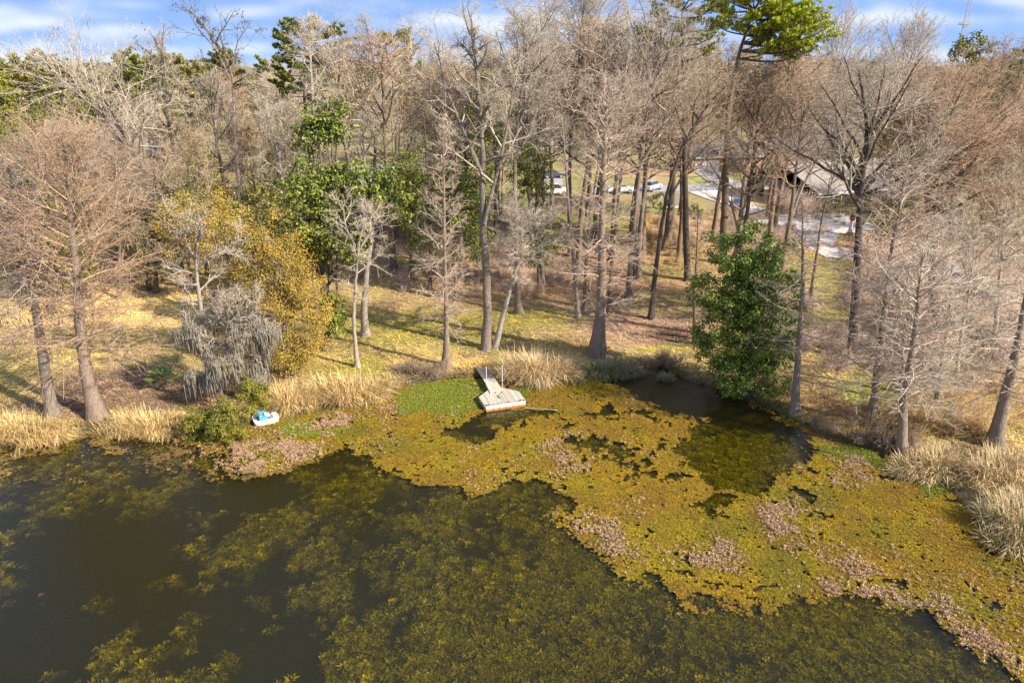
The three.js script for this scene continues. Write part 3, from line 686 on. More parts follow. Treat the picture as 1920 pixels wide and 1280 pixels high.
hardwood('bare_tree', 'slim pale forked bare tree on the lawn left of the dock', 'tree', { pts: [[670, 688], [664, 600], [667, 530], [673, 470], [682, 420]], r: 0.17, box: [588, 365, 765, 575], bark: 'pale', twig: 'pale', n: 8, dense: 0.75, el0: 0.05, limbs: [{ p: [[672, 472], [655, 440], [645, 405], [640, 375]], r: 0.09 }, { p: [[675, 465], [700, 425], [715, 390]], r: 0.09 }] });
leafy('evergreen_tree', 'glossy green evergreen with stout grey trunk between ochre tree and slim pale tree', 'tree', { pts: [[613, 657], [612, 600], [608, 500], [620, 400], [635, 330]], r: 0.38, boxes: [[595, 540, 655, 615, 0.6], [525, 280, 660, 420, 0], [600, 290, 760, 410, 0], [545, 370, 700, 490, 1], [520, 420, 600, 530, -1], [525, 190, 600, 300, -2], [570, 170, 650, 290, -2], [690, 330, 775, 430, 0]], tone: 'magnolia', leaf: 0.27, wide: 0.15, clump: 0.7, per: 52, dense: 1.9 });
hardwood('bare_tree', 'stout pale trunk behind the slim pale tree with broken moss tufts at its foot', 'tree', { pts: [[684, 629], [684, 570], [690, 500], [700, 420], [690, 330], [680, 260]], r: 0.32, box: [640, 215, 780, 440], bark: 'pale', twig: 'grey', n: 7, dense: 0.7, moss: 0.05 });
cypress('bald_cypress', 'slender pinkish cone shaped cypress with flared foot in front of the dock lawn', 'cypress tree', { pts: [[836, 687], [837, 600], [834, 480], [833, 350], [831, 212]], r: 0.23, w: 3.5, n: 84, bark: 'pink', twig: 'pink', t0: 0.2, e0: 0.12, e1: 0.75, dense: 1.1, foot: 1.1, footHigh: 1.0 });
hardwood('tall_tree', 'tall grey twin stemmed bare tree behind the dock, the upright stem', 'tree', { pts: [[911, 654], [914, 580], [909, 480], [904, 380], [905, 300], [900, 210], [893, 130], [885, 70]], r: 0.40, box: [795, 45, 985, 330], bark: 'grey', twig: 'grey', n: 12, tip: 0.2, limbs: [{ p: [[905, 330], [880, 270], [850, 200], [828, 130], [815, 80]], r: 0.15 }, { p: [[908, 420], [925, 350], [945, 270], [958, 200], [965, 130]], r: 0.17 }] });
hardwood('bare_tree', 'grey stem leaning right from the foot of the tall twin behind the dock', 'tree', { pts: [[926, 655], [945, 585], [966, 510], [985, 465], [1010, 435]], r: 0.24, box: [925, 370, 1065, 530], bark: 'pale', twig: 'pale', n: 11, el0: 0.0, limbs: [{ p: [[966, 508], [968, 460], [958, 420], [962, 380]], r: 0.1 }], dense: 1.1 });
hardwood('tall_tree', 'straight grey trunk on the lawn just right of the leaning twin stem', 'tree', { pts: [[972, 588], [970, 520], [968, 420], [965, 320], [972, 220], [985, 120]], r: 0.30, box: [900, 20, 1080, 300], bark: 'grey', twig: 'grey', n: 11, foot: 1.1 });
cypress('bald_cypress', 'gnarled grey cypress with ridged flaring foot above the green reeds', 'cypress tree', { pts: [[1118, 666], [1126, 590], [1128, 500], [1128, 420], [1130, 330], [1135, 230], [1140, 160]], r: 0.44, w: 4.0, n: 76, bark: 'pink', twig: 'pink', t0: 0.14, e0: -0.1, e1: 0.9, round: true, foot: 0.95, footHigh: 1.5, bough: 1.3, up: -0.01 });
cypress('small_cypress', 'pinkish low bare cypress on the lawn behind the slender cone shaped one', 'cypress tree', { pts: [[806, 545], [806, 470], [804, 400], [803, 330]], r: 0.14, w: 2.6, n: 40, bark: 'brown', twig: 'brown', t0: 0.15 });
// middle
hardwood('tall_tree', 'left of two slim trunks close together left of the gnarled cypress', 'tree', { pts: [[1084, 596], [1080, 540], [1075, 480], [1068, 400], [1060, 300], [1052, 200]], r: 0.22, box: [985, 90, 1130, 330], bark: 'grey', n: 9, dense: 0.9 });
hardwood('tall_tree', 'right of two slim trunks close together left of the gnarled cypress', 'tree', { pts: [[1094, 586], [1098, 500], [1105, 420], [1118, 330], [1128, 240]], r: 0.18, box: [1060, 130, 1200, 330], bark: 'grey', n: 8, dense: 0.9 });
hardwood('tall_tree', 'slim dark trunk close behind the gnarled cypress on its right', 'tree', { pts: [[1142, 585], [1147, 500], [1155, 420], [1165, 330], [1180, 250]], r: 0.22, box: [1090, 130, 1260, 350], bark: 'brown', twig: 'pink', n: 9, dense: 0.9 });
hardwood('tall_tree', 'tall ivy grey trunk with wide high crown right of the gnarled cypress', 'tree', { pts: [[1178, 558], [1184, 470], [1192, 390], [1202, 300], [1216, 200], [1232, 110]], r: 0.30, box: [1090, -30, 1330, 290], bark: 'grey', twig: 'grey', n: 13, dense: 1.05, limbs: [{ p: [[1205, 280], [1180, 200], [1150, 130], [1130, 60]], r: 0.16 }, { p: [[1200, 310], [1235, 250], [1265, 170], [1280, 90]], r: 0.16 }] });
hardwood('tall_tree', 'pair mate trunk standing tight behind the ivy grey trunk', 'tree', { pts: [[1196, 522], [1199, 440], [1207, 360], [1220, 270], [1240, 190]], r: 0.32, box: [1130, 60, 1330, 280], bark: 'grey', n: 8, dense: 0.85 });
hardwood('leaning_tree', 'dark trunk leaning right alone in the leaf litter', 'tree', { pts: [[1220, 598], [1230, 510], [1243, 420], [1258, 340], [1288, 262], [1322, 205]], r: 0.24, box: [1210, 120, 1400, 330], bark: 'dark', twig: 'brown', n: 9, dense: 0.9, limbs: [{ p: [[1250, 385], [1285, 320], [1310, 275], [1345, 240]], r: 0.1 }] });
hardwood('bare_tree', 'thin dark trunk behind the leaning one near the tan grass', 'tree', { pts: [[1243, 470], [1252, 400], [1262, 330], [1270, 250]], r: 0.17, box: [1215, 150, 1330, 330], bark: 'dark', twig: 'brown', n: 7, dense: 0.7 });
pine('pine_tree', 'straight dark pine trunk with thin green top right of the leaning trunk', 'pine tree', { pts: [[1290, 526], [1287, 420], [1285, 300], [1284, 200], [1282, 100], [1280, 20]], r: 0.34, boxes: [[1205, -60, 1370, 110]], tone: 'green', n: 22, clumps: 13, per: 13 });
pine('pine_tree', 'tall pine with bright yellow green top over the street view', 'pine tree', { pts: [[1356, 494], [1358, 400], [1362, 300], [1368, 200], [1385, 110], [1415, 20]], r: 0.44, boxes: [[1340, -60, 1480, 75], [1425, -5, 1553, 105]], tone: 'bright', bark: 'brown', n: 26, clumps: 22, per: 15, size: 0.95 });
hardwood('bare_tree', 'pinkish bare tree with curving pale stems right of the bright topped pine', 'tree', { pts: [[1378, 482], [1388, 430], [1402, 370], [1425, 320], [1440, 270]], r: 0.27, box: [1285, 85, 1500, 430], bark: 'pale', twig: 'pink', n: 14, dense: 0.95, limbs: [{ p: [[1385, 440], [1370, 380], [1340, 320], [1315, 280]], r: 0.15 }, { p: [[1398, 385], [1440, 330], [1475, 270], [1500, 220]], r: 0.15 }] });
hardwood('bare_tree', 'pale slanting trunk before the dark walled house', 'tree', { pts: [[1462, 500], [1478, 440], [1500, 370], [1535, 300], [1560, 250]], r: 0.22, box: [1440, 130, 1630, 350], bark: 'pale', twig: 'grey', n: 9, dense: 0.9 });
hardwood('bare_tree', 'thin trunk slanting right before the grey roof', 'tree', { pts: [[1520, 560], [1532, 480], [1546, 400], [1566, 320]], r: 0.17, box: [1480, 200, 1640, 400], bark: 'brown', twig: 'pink', n: 8, dense: 0.9 });
leafy('holly_tree', 'dense dark green evergreen standing on the bank right of the blue water', 'tree', { pts: [[1395, 738], [1394, 660], [1398, 560], [1402, 480]], r: 0.2, boxes: [[1330, 414, 1478, 530], [1298, 480, 1440, 610], [1370, 480, 1495, 620], [1300, 570, 1420, 690], [1370, 570, 1494, 700], [1335, 640, 1470, 748]], tone: 'holly', leaf: 0.19, wide: 0.11, clump: 0.5, per: 85, dense: 2.2 });
cypress('small_cypress', 'thin bare cypress hugging the left side of the dark green evergreen', 'cypress tree', { pts: [[1303, 644], [1302, 560], [1307, 480], [1312, 390]], r: 0.12, w: 1.6, n: 34, bark: 'brown', twig: 'brown', t0: 0.2 });
// bank, right
cypress('bald_cypress', 'bare cypress at the water edge right of the dark green evergreen', 'cypress tree', { pts: [[1491, 772], [1497, 690], [1503, 600], [1508, 520], [1508, 450], [1505, 365]], r: 0.24, w: 3.4, n: 60, bark: 'grey', twig: 'pink', t0: 0.2, e0: 0.0, foot: 0.9, footHigh: 0.9 });
cypress('bald_cypress', 'bare cypress standing alone on the right lawn behind the undercut bank', 'cypress tree', { pts: [[1634, 790], [1640, 720], [1648, 640], [1655, 560], [1668, 470], [1680, 390], [1690, 310]], r: 0.25, w: 4.0, n: 72, bark: 'pink', twig: 'pink', t0: 0.16, round: true, foot: 0.8, footHigh: 1 });
cypress('bald_cypress', 'twiggy pale bare cypress rooted at the right waterline beside the reeds', 'cypress tree', { pts: [[1692, 848], [1698, 760], [1708, 690], [1722, 610], [1730, 540], [1736, 470]], r: 0.26, w: 4.2, n: 74, bark: 'pink', twig: 'pale', t0: 0.2, round: true, e0: 0.05, e1: 0.9, dense: 0.9, foot: 0.7, footHigh: 1 });
cypress('bald_cypress', 'thick cypress leaning right at the far right edge above the reeds', 'cypress tree', { pts: [[1866, 834], [1884, 760], [1900, 690], [1915, 620], [1935, 540], [1955, 460]], r: 0.36, w: 5.2, n: 66, bark: 'grey', twig: 'pale', t0: 0.22, e0: 0, foot: 0.8, footHigh: 0.9 });
cypress('small_cypress', 'thin short bare cypress on the right lawn behind the waterline one', 'cypress tree', { pts: [[1690, 735], [1697, 650], [1703, 570], [1712, 490]], r: 0.14, w: 2.4, n: 40, bark: 'grey', twig: 'pink', t0: 0.2 });
cypress('small_cypress', 'small grey bare cypress in the brush between the two right edge cypresses', 'cypress tree', { pts: [[1757, 765], [1768, 690], [1785, 600], [1795, 500]], r: 0.15, w: 3.0, n: 46, bark: 'grey', twig: 'pale', t0: 0.2 });
hardwood('bare_tree', 'thin pale trunk in the right hand thicket left of the leaning cypress', 'tree', { pts: [[1793, 722], [1800, 640], [1812, 560], [1828, 460]], r: 0.16, box: [1740, 360, 1910, 600], bark: 'pale', twig: 'pale', n: 10, dense: 1.1 });
hardwood('oak_tree', 'big dark limbed bare oak before the grey roofed house', 'oak tree', { pts: [[1598, 672], [1601, 580], [1604, 480], [1605, 400], [1612, 330], [1625, 260]], r: 0.36, box: [1480, 75, 1790, 420], bark: 'dark', twig: 'grey', n: 13, dense: 0.95, tip: 0.4, limbs: [{ p: [[1606, 345], [1590, 308], [1565, 278], [1550, 240]], r: 0.17 }, { p: [[1606, 340], [1625, 260], [1620, 190], [1612, 130]], r: 0.2 }, { p: [[1608, 350], [1660, 320], [1720, 290], [1780, 270]], r: 0.17 }, { p: [[1607, 380], [1650, 330], [1690, 330], [1740, 300]], r: 0.12 }, { p: [[1610, 330], [1660, 220], [1710, 200], [1760, 210]], r: 0.14 }] });
hardwood('dome_tree', 'huge domed bare tree of fine rusty twigs at the right', 'tree', { pts: [[1750, 640], [1752, 540], [1748, 440], [1742, 350], [1740, 290]], r: 0.42, box: [1640, 108, 1925, 480], style: 'hardwood', bark: 'brown', twig: 'rust', n: 20, dense: 1.25, el0: 0.0, el1: 1.25, low: 0.7, limbs: [{ p: [[1746, 400], [1790, 340], [1850, 280], [1890, 230]], r: 0.2 }, { p: [[1742, 330], [1760, 250], [1790, 180], [1810, 140]], r: 0.16 }] });
hardwood('bare_tree', 'pale crooked bare tree against the thicket at the right edge', 'tree', { pts: [[1862, 660], [1872, 560], [1882, 470], [1885, 400]], r: 0.2, box: [1780, 260, 1960, 560], bark: 'pale', twig: 'pale', n: 11 });
hardwood('bare_tree', 'rusty bare tree cut off by the right edge', 'tree', { pts: [[1938, 640], [1945, 520], [1940, 420], [1935, 330]], r: 0.26, box: [1840, 200, 2030, 560], style: 'fan', bark: 'brown', twig: 'rust', n: 12 });
// left, behind the bank
hardwood('leaning_tree', 'great grey bare tree fanning its limbs out to the upper left', 'tree', { pts: [[338, 512], [320, 425], [292, 348], [262, 300], [235, 250]], r: 0.42, box: [60, 95, 340, 380], bark: 'grey', twig: 'pale', n: 9, el0: 0.2, moss: 0.06, limbs: [{ p: [[292, 348], [235, 302], [180, 282], [135, 268]], r: 0.17 }, { p: [[262, 300], [205, 240], [150, 175], [90, 155], [45, 130]], r: 0.2 }, { p: [[275, 320], [262, 240], [235, 170], [220, 110]], r: 0.16 }, { p: [[280, 330], [190, 215], [120, 150], [75, 100]], r: 0.15 }, { p: [[300, 370], [250, 340], [205, 335], [160, 300]], r: 0.13 }], tip: 0.35 });
hardwood('tall_tree', 'thin topped bare tree with dark seed tufts standing against the left sky', 'tree', { pts: [[460, 430], [445, 330], [436, 230], [430, 140], [405, 85], [362, 30]], r: 0.32, box: [345, 5, 490, 190], bark: 'grey', twig: 'dark', n: 8, dense: 0.5, dots: 260, limbs: [{ p: [[432, 150], [405, 95], [365, 45], [355, 20]], r: 0.1 }, { p: [[432, 140], [445, 80], [470, 40]], r: 0.09 }] });
hardwood('mossy_tree', 'grey bare tree hung with moss left of the tuft topped tree', 'tree', { pts: [[372, 470], [352, 380], [325, 280], [306, 180], [300, 100]], r: 0.34, box: [210, 30, 380, 320], bark: 'dark', twig: 'grey', n: 11, dense: 0.85, moss: 0.06, mossLong: 1.6, dots: 160 });
hardwood('mossy_tree', 'second moss hung grey tree between tuft topped tree and pale upright trunk', 'tree', { pts: [[440, 480], [430, 400], [415, 320], [400, 230], [395, 170]], r: 0.3, box: [320, 130, 490, 380], bark: 'dark', twig: 'grey', n: 11, dense: 0.85, moss: 0.10, mossLong: 1.6 });
hardwood('bare_tree', 'straight pale trunk and grey crown before the round topped pine', 'tree', { pts: [[594, 440], [590, 300], [588, 220], [582, 130], [578, 70]], r: 0.3, box: [498, 25, 670, 260], bark: 'pale', twig: 'pale', n: 12, limbs: [{ p: [[592, 300], [640, 240], [695, 195], [745, 155], [775, 95]], r: 0.17 }] });
pine('pine_tree', 'round topped dark green pine behind the straight pale trunk', 'pine tree', { pts: [[572, 335], [572, 240], [570, 150], [572, 70]], r: 0.35, boxes: [[495, 26, 660, 130], [500, 90, 640, 200]], tone: 'green', n: 26, clumps: 12, per: 13 });
hardwood('bare_tree', 'forked bare tree right of the round topped pine, against the sky', 'tree', { pts: [[702, 400], [703, 300], [705, 232], [703, 150], [690, 60]], r: 0.3, box: [625, 15, 810, 200], bark: 'brown', twig: 'grey', n: 8, dense: 0.75, limbs: [{ p: [[705, 235], [740, 170], [772, 110], [800, 55]], r: 0.16 }, { p: [[703, 260], [670, 190], [655, 110], [645, 60]], r: 0.13 }] });
pine('pine_tree', 'small green pine top right of the forked bare tree', 'pine tree', { pts: [[742, 300], [742, 200], [740, 90]], r: 0.3, boxes: [[705, 50, 785, 115]], tone: 'green', n: 14, clumps: 8 });
leafy('evergreen_tree', 'dark leafy evergreen behind the twin stemmed tree on its left', 'tree', { pts: [[855, 560], [852, 460], [850, 330]], r: 0.2, boxes: [[800, 300, 905, 440], [850, 260, 935, 510], [860, 130, 960, 300]], tone: 'magnolia', leaf: 0.24, wide: 0.13, clump: 0.65, per: 46, dense: 1.5 });
leafy('evergreen_tree', 'green vine clad evergreen right of the twin stemmed tree', 'tree', { pts: [[1012, 540], [1005, 440], [995, 330]], r: 0.2, boxes: [[950, 250, 1035, 400], [965, 380, 1060, 500]], tone: 'magnolia', leaf: 0.24, wide: 0.12, clump: 0.6, per: 48, dense: 1.6 });
leafy('evergreen_tree', 'green evergreen behind the slender cone shaped cypress', 'tree', { pts: [[770, 520], [772, 430], [775, 330]], r: 0.2, boxes: [[730, 260, 810, 400], [750, 380, 830, 500]], tone: 'magnolia', leaf: 0.24, wide: 0.12, clump: 0.65, per: 46, dense: 1.5 });
hardwood('tall_tree', 'tall bare tree crowning the middle skyline left of the pines', 'tree', { pts: [[1018, 530], [1012, 420], [1002, 300], [990, 200], [1000, 90]], r: 0.3, box: [915, -20, 1100, 260], bark: 'grey', n: 12, limbs: [{ p: [[1002, 300], [975, 220], [955, 140], [930, 60]], r: 0.16 }] });
hardwood('tall_tree', 'fan crowned bare tree at mid skyline, stems rising in a vase', 'tree', { pts: [[1070, 480], [1068, 360], [1072, 240], [1082, 140], [1090, 50]], r: 0.3, box: [985, -30, 1200, 240], bark: 'grey', n: 14, el0: 0.7, dense: 1.1, limbs: [{ p: [[1070, 250], [1050, 150], [1030, 60], [1020, 0]], r: 0.14 }, { p: [[1072, 240], [1110, 150], [1140, 70], [1160, 10]], r: 0.14 }] });
hardwood('bare_tree', 'grey bare tree behind the evergreen left of the twin stems', 'tree', { pts: [[868, 490], [855, 360], [842, 250], [830, 150]], r: 0.28, box: [740, 70, 900, 330], bark: 'grey', twig: 'pale', n: 12, moss: 0.08, mossLong: 1.2 });
hardwood('bare_tree', 'bushy grey bare tree above the ochre tree', 'tree', { pts: [[532, 490], [533, 400], [526, 310], [510, 240]], r: 0.26, box: [440, 170, 610, 440], bark: 'pale', twig: 'pale', n: 13, moss: 0.1, mossLong: 1.1 });
leafy('live_oak', 'dark evergreen oak in shade left of the moss draped tree', 'oak tree', { pts: [[292, 548], [290, 500], [288, 430]], r: 0.3, boxes: [[225, 400, 340, 525], [270, 320, 400, 430]], tone: 'dark', leaf: 0.2, wide: 0.1, clump: 0.6, per: 42, dense: 1.1, moss: 14, mossLong: 1.1 });
hardwood('bare_tree', 'thin bare tree in the shade between the broad cypress and the dark oak', 'tree', { pts: [[222, 560], [225, 480], [222, 400], [215, 330]], r: 0.2, box: [140, 250, 300, 470], bark: 'brown', twig: 'brown', n: 9, moss: 0.1 });
hardwood('bare_tree', 'grey brown bare tree behind the left edge cypress', 'tree', { pts: [[40, 560], [48, 470], [60, 380], [75, 300]], r: 0.24, box: [-40, 250, 150, 480], bark: 'grey', twig: 'brown', n: 11, moss: 0.2 });
leafy('golden_evergreen', 'bright yellow green pointed evergreen at the upper left edge', 'tree', { pts: [[12, 330], [10, 260], [6, 150]], r: 0.3, boxes: [[-40, 190, 52, 275], [-24, 120, 34, 220]], tone: 'bright', leaf: 0.55, wide: 0.3, clump: 1, per: 30, dense: 0.5 });
leafy('evergreen_tree', 'olive green bushy evergreen under the pointed one at the left edge', 'tree', { pts: [[40, 370], [40, 320], [44, 250]], r: 0.3, boxes: [[-30, 220, 90, 330], [40, 190, 150, 280]], tone: 'olive', leaf: 0.5, wide: 0.28, clump: 1, per: 30, dense: 0.45 });
hardwood('bare_tree', 'fine twigged bare tree topping the right skyline left of the mast', 'tree', { pts: [[1578, 345], [1576, 230], [1570, 130]], r: 0.32, box: [1520, 15, 1660, 240], style: 'fan', bark: 'brown', twig: 'grey', n: 11, dense: 0.9 });
hardwood('bare_tree', 'tallest fine twigged bare tree on the right skyline beside the mast', 'tree', { pts: [[1690, 340], [1690, 230], [1694, 150]], r: 0.36, box: [1620, 15, 1770, 250], style: 'fan', bark: 'brown', twig: 'grey', n: 12, dense: 0.95 });
leafy('evergreen_tree', 'small round green evergreen on the skyline right of the mast', 'tree', { pts: [[1822, 260], [1820, 190], [1820, 100]], r: 0.35, boxes: [[1788, 62, 1850, 120]], tone: 'bright', leaf: 0.8, wide: 0.5, clump: 1.4, per: 34, dense: 0.35 });
hardwood('bare_tree', 'bare tree on the skyline at the far right behind the domed tree', 'tree', { pts: [[1880, 320], [1882, 220], [1880, 150]], r: 0.34, box: [1825, 65, 1945, 260], bark: 'brown', twig: 'brown', n: 11, dense: 0.9 });
console.log('tree triangles', total);
// ---------------------------------------------------------------- woods behind: copies of a few plain trees
const R0 = rng(4242);
function proto(make, name, label, s) { const o = make(name, label, 'tree', { ...s, split: false, group: 'g' }); o.userData.category = label.includes('pine') ? 'pine tree' : 'tree'; return o; }
const BARE = 'bare tree in the grey brown woods behind the houses and street', BARE_G = 'bare trees of the woods behind';
const PINE = 'green pine in the woods beyond the bare trees', PINE_G = 'pines of the woods behind';
const EVER = 'olive evergreen in the woods beyond the bare trees', EVER_G = 'evergreens of the woods behind';
const px = (x, z) => ({ x: 960 + (x / (EYE * SP - z * CP)) * FOCAL });
const kinds = [
  [hardwood, 'woodland_tree', BARE, BARE_G, { pts: [[1040, 300], [1041, 240], [1040, 190], [1042, 150]], r: 0.34, box: [985, 90, 1095, 265], bark: 'grey', twig: 'grey', n: 11, dense: 0.75 }],
  [hardwood, 'woodland_tree', BARE, BARE_G, { pts: [[840, 300], [841, 240], [842, 190], [845, 160]], r: 0.32, box: [780, 100, 905, 270], bark: 'grey', twig: 'pale', n: 11, dense: 0.72 }],
  [hardwood, 'woodland_tree', BARE, BARE_G, { pts: [[1240, 285], [1240, 230], [1240, 170]], r: 0.32, box: [1190, 95, 1290, 250], style: 'fan', bark: 'brown', twig: 'pink', n: 10, dense: 0.75 }],
  [pine, 'woodland_pine', PINE, PINE_G, { pts: [[250, 300], [251, 220], [250, 130]], r: 0.3, boxes: [[205, 95, 295, 185]], tone: 'green', n: 18, clumps: 8, per: 9 }],
  [pine, 'woodland_pine', PINE, PINE_G, { pts: [[95, 300], [96, 210], [95, 130]], r: 0.3, boxes: [[50, 90, 140, 210]], tone: 'dull', n: 20, clumps: 8, per: 9 }],
  [leafy, 'woodland_evergreen', EVER, EVER_G, { pts: [[170, 300], [170, 260], [170, 200]], r: 0.3, boxes: [[110, 150, 225, 235], [130, 200, 215, 285]], tone: 'olive', leaf: 0.6, wide: 0.34, clump: 1.1, per: 24, dense: 0.4 }],
  [hardwood, 'woodland_tall_tree', BARE, BARE_G, { pts: [[1141, 300], [1142, 240], [1140, 190], [1144, 130]], r: 0.36, box: [1085, 85, 1200, 215], bark: 'grey', twig: 'grey', n: 11, dense: 0.68, el0: 0.5 }],
];
const protos = kinds.map(([f, n, l, g, s]) => { const o = proto(f, n, l, s); o.userData.group = g; return o; });
const TINT = [[0.70, 0.62, 0.56], [0.95, 0.83, 0.66], [1.0, 0.84, 0.73], [1.12, 1.1, 1.08]];
const twigTints = TINT.map((c) => mat({ vertexColors: true, color: rgb(...c) })), barkTints = TINT.map((c) => mat({ vertexColors: true, map: barkMap, bumpMap: barkBump, bumpScale: 0.03, color: rgb(...c) }));
const far = [[], [], [], [], [], [], []];
const spread = [];
for (let k = 0; k < 9000 && spread.length < 250; k++) {
  const z = -92 - Math.pow(R0(), 0.9) * 200, half = (EYE * SP - z * CP) * 0.79, x = (R0() * 2 - 1) * half, p = px(x, z).x;
  if (z > -172 && p > 1000 && p < 1480) continue;           // the street view stays open
  if (z > -125 && p > 1480 && p < 1720) continue;
  if (z > -120 && p > 640 && p < 760) continue;
  const gap = z > -150 ? 5 : 6.4;
  if (spread.some((q) => Math.hypot(q[0] - x, q[1] - z) < gap)) continue;
  spread.push([x, z, p]);
}
for (let k = 0, n = 0; k < 4000 && n < 75; k++) {             // the nearer woods at both sides
  const z = -62 - R0() * 40, half = (EYE * SP - z * CP) * 0.8, x = (R0() * 2 - 1) * half, p = px(x, z).x;
  if ((p > 600 && z > -78) || (p > 860 && p < 1650) || (p > 1650 && z > -68) || (p > 640 && p < 760)) continue;
  if (spread.some((q) => Math.hypot(q[0] - x, q[1] - z) < 4.6)) continue;
  spread.push([x, z, p]); n++;
}
for (let k = 0, n = 0; k < 3000 && n < 30; k++) {             // a few slight ones before the street
  const z = -70 - R0() * 70, half = (EYE * SP - z * CP) * 0.8, x = (R0() * 2 - 1) * half, p = px(x, z).x;
  if (p < 560 || p > 1480 || z < -102 || spread.some((q) => Math.hypot(q[0] - x, q[1] - z) < 4.5)) continue;
  spread.push([x, z, p, 6]); n++;
}
for (const [x, z, p, fixed] of spread) {
  const r = R0();
  let k = fixed ?? (z > -105 ? (r < (p < 900 ? 0.52 : 0.16) ? 5 : r < 0.7 ? 1 : 0) : p < 420 ? (r < 0.28 ? 3 : r < 0.6 ? 4 : r < 0.88 ? 5 : 1) : p < 900 ? (r < 0.16 ? 3 : r < 0.46 ? 5 : r < 0.75 ? 1 : 0) : (r < 0.08 ? 3 : r < 0.32 ? 5 : r < 0.55 ? 0 : r < 0.78 ? 1 : 2));
  const o = protos[k].clone(true);
  o.name = numbered(o.name); o.rotation.y = R0() * 6.28;
  o.position.set(x, groundAt(x, z) - 0.1, z);
  if (k < 3 || k === 6) {   // bark and twigs differ from tree to tree
    const n = Math.floor(R0() * 4), L = ['dark brown', 'tan', 'pinkish', 'pale grey'][n];
    o.traverse((m) => { if (m.isMesh) m.material = m.material === M.twig ? twigTints[n] : m.material === M.bark ? barkTints[n] : m.material; });
    o.userData.label = L + ' ' + BARE; o.userData.group = L + ' ' + BARE_G;
  }
  const s = k === 6 ? 0.82 + R0() * 0.26 : ((k < 3 ? 0.66 : k < 5 ? 0.8 : 0.62) + R0() * 0.3) * (z > -105 ? (p > 960 && p < 1560 ? 0.95 : 0.72) : 1);
  o.scale.set(s * (0.9 + R0() * 0.25), s, s);
  scene.add(o);
}
// farther off the woods read as one mass
for (let k = 0; k < 2600; k++) {
  const z = -285 - Math.pow(R0(), 1.6) * 1400, half = (EYE * SP - z * CP) * 0.82, x = (R0() * 2 - 1) * half, left = x < -half * 0.35, r = R0(), i = left ? (r < 0.62 ? 3 + Math.floor(R0() * 3) : 0) : r < 0.22 ? 4 : r < 0.40 ? 5 : Math.floor(R0() * 3);
  far[i].push([x, z, R0() * 6.28, 0.72 + R0() * 0.36]);
}
far.forEach((list, i) => {
  if (!list.length) return;
  const g = new THREE.Group();
  g.name = numbered(['distant_bare_wood', 'distant_bare_wood', 'distant_bare_wood', 'distant_pine_wood', 'distant_pine_wood', 'distant_evergreen_wood'][i]);
  for (const part of protos[i].children) {
    const m = shadows(new THREE.InstancedMesh(part.geometry, part.material, list.length));
    m.name = part.name; tag(m, null, null, null, 'stuff');
    list.forEach(([x, z, a, s], n) => m.setMatrixAt(n, new THREE.Matrix4().compose(V(x, 0.9, z), new THREE.Quaternion().setFromAxisAngle(V(0, 1, 0), a), V(s, s, s))));
    g.add(m);
  }
  scene.add(g);
  tag(g, ['far hazy wood of pinkish bare trees under the skyline', 'far wood of grey bare trees under the skyline', 'far wood of brown fan crowned bare trees under the skyline', 'far green pine wood along the skyline', 'far dull green pine wood along the skyline', 'far olive evergreen wood along the skyline'][i], 'wood', null, 'stuff');
});

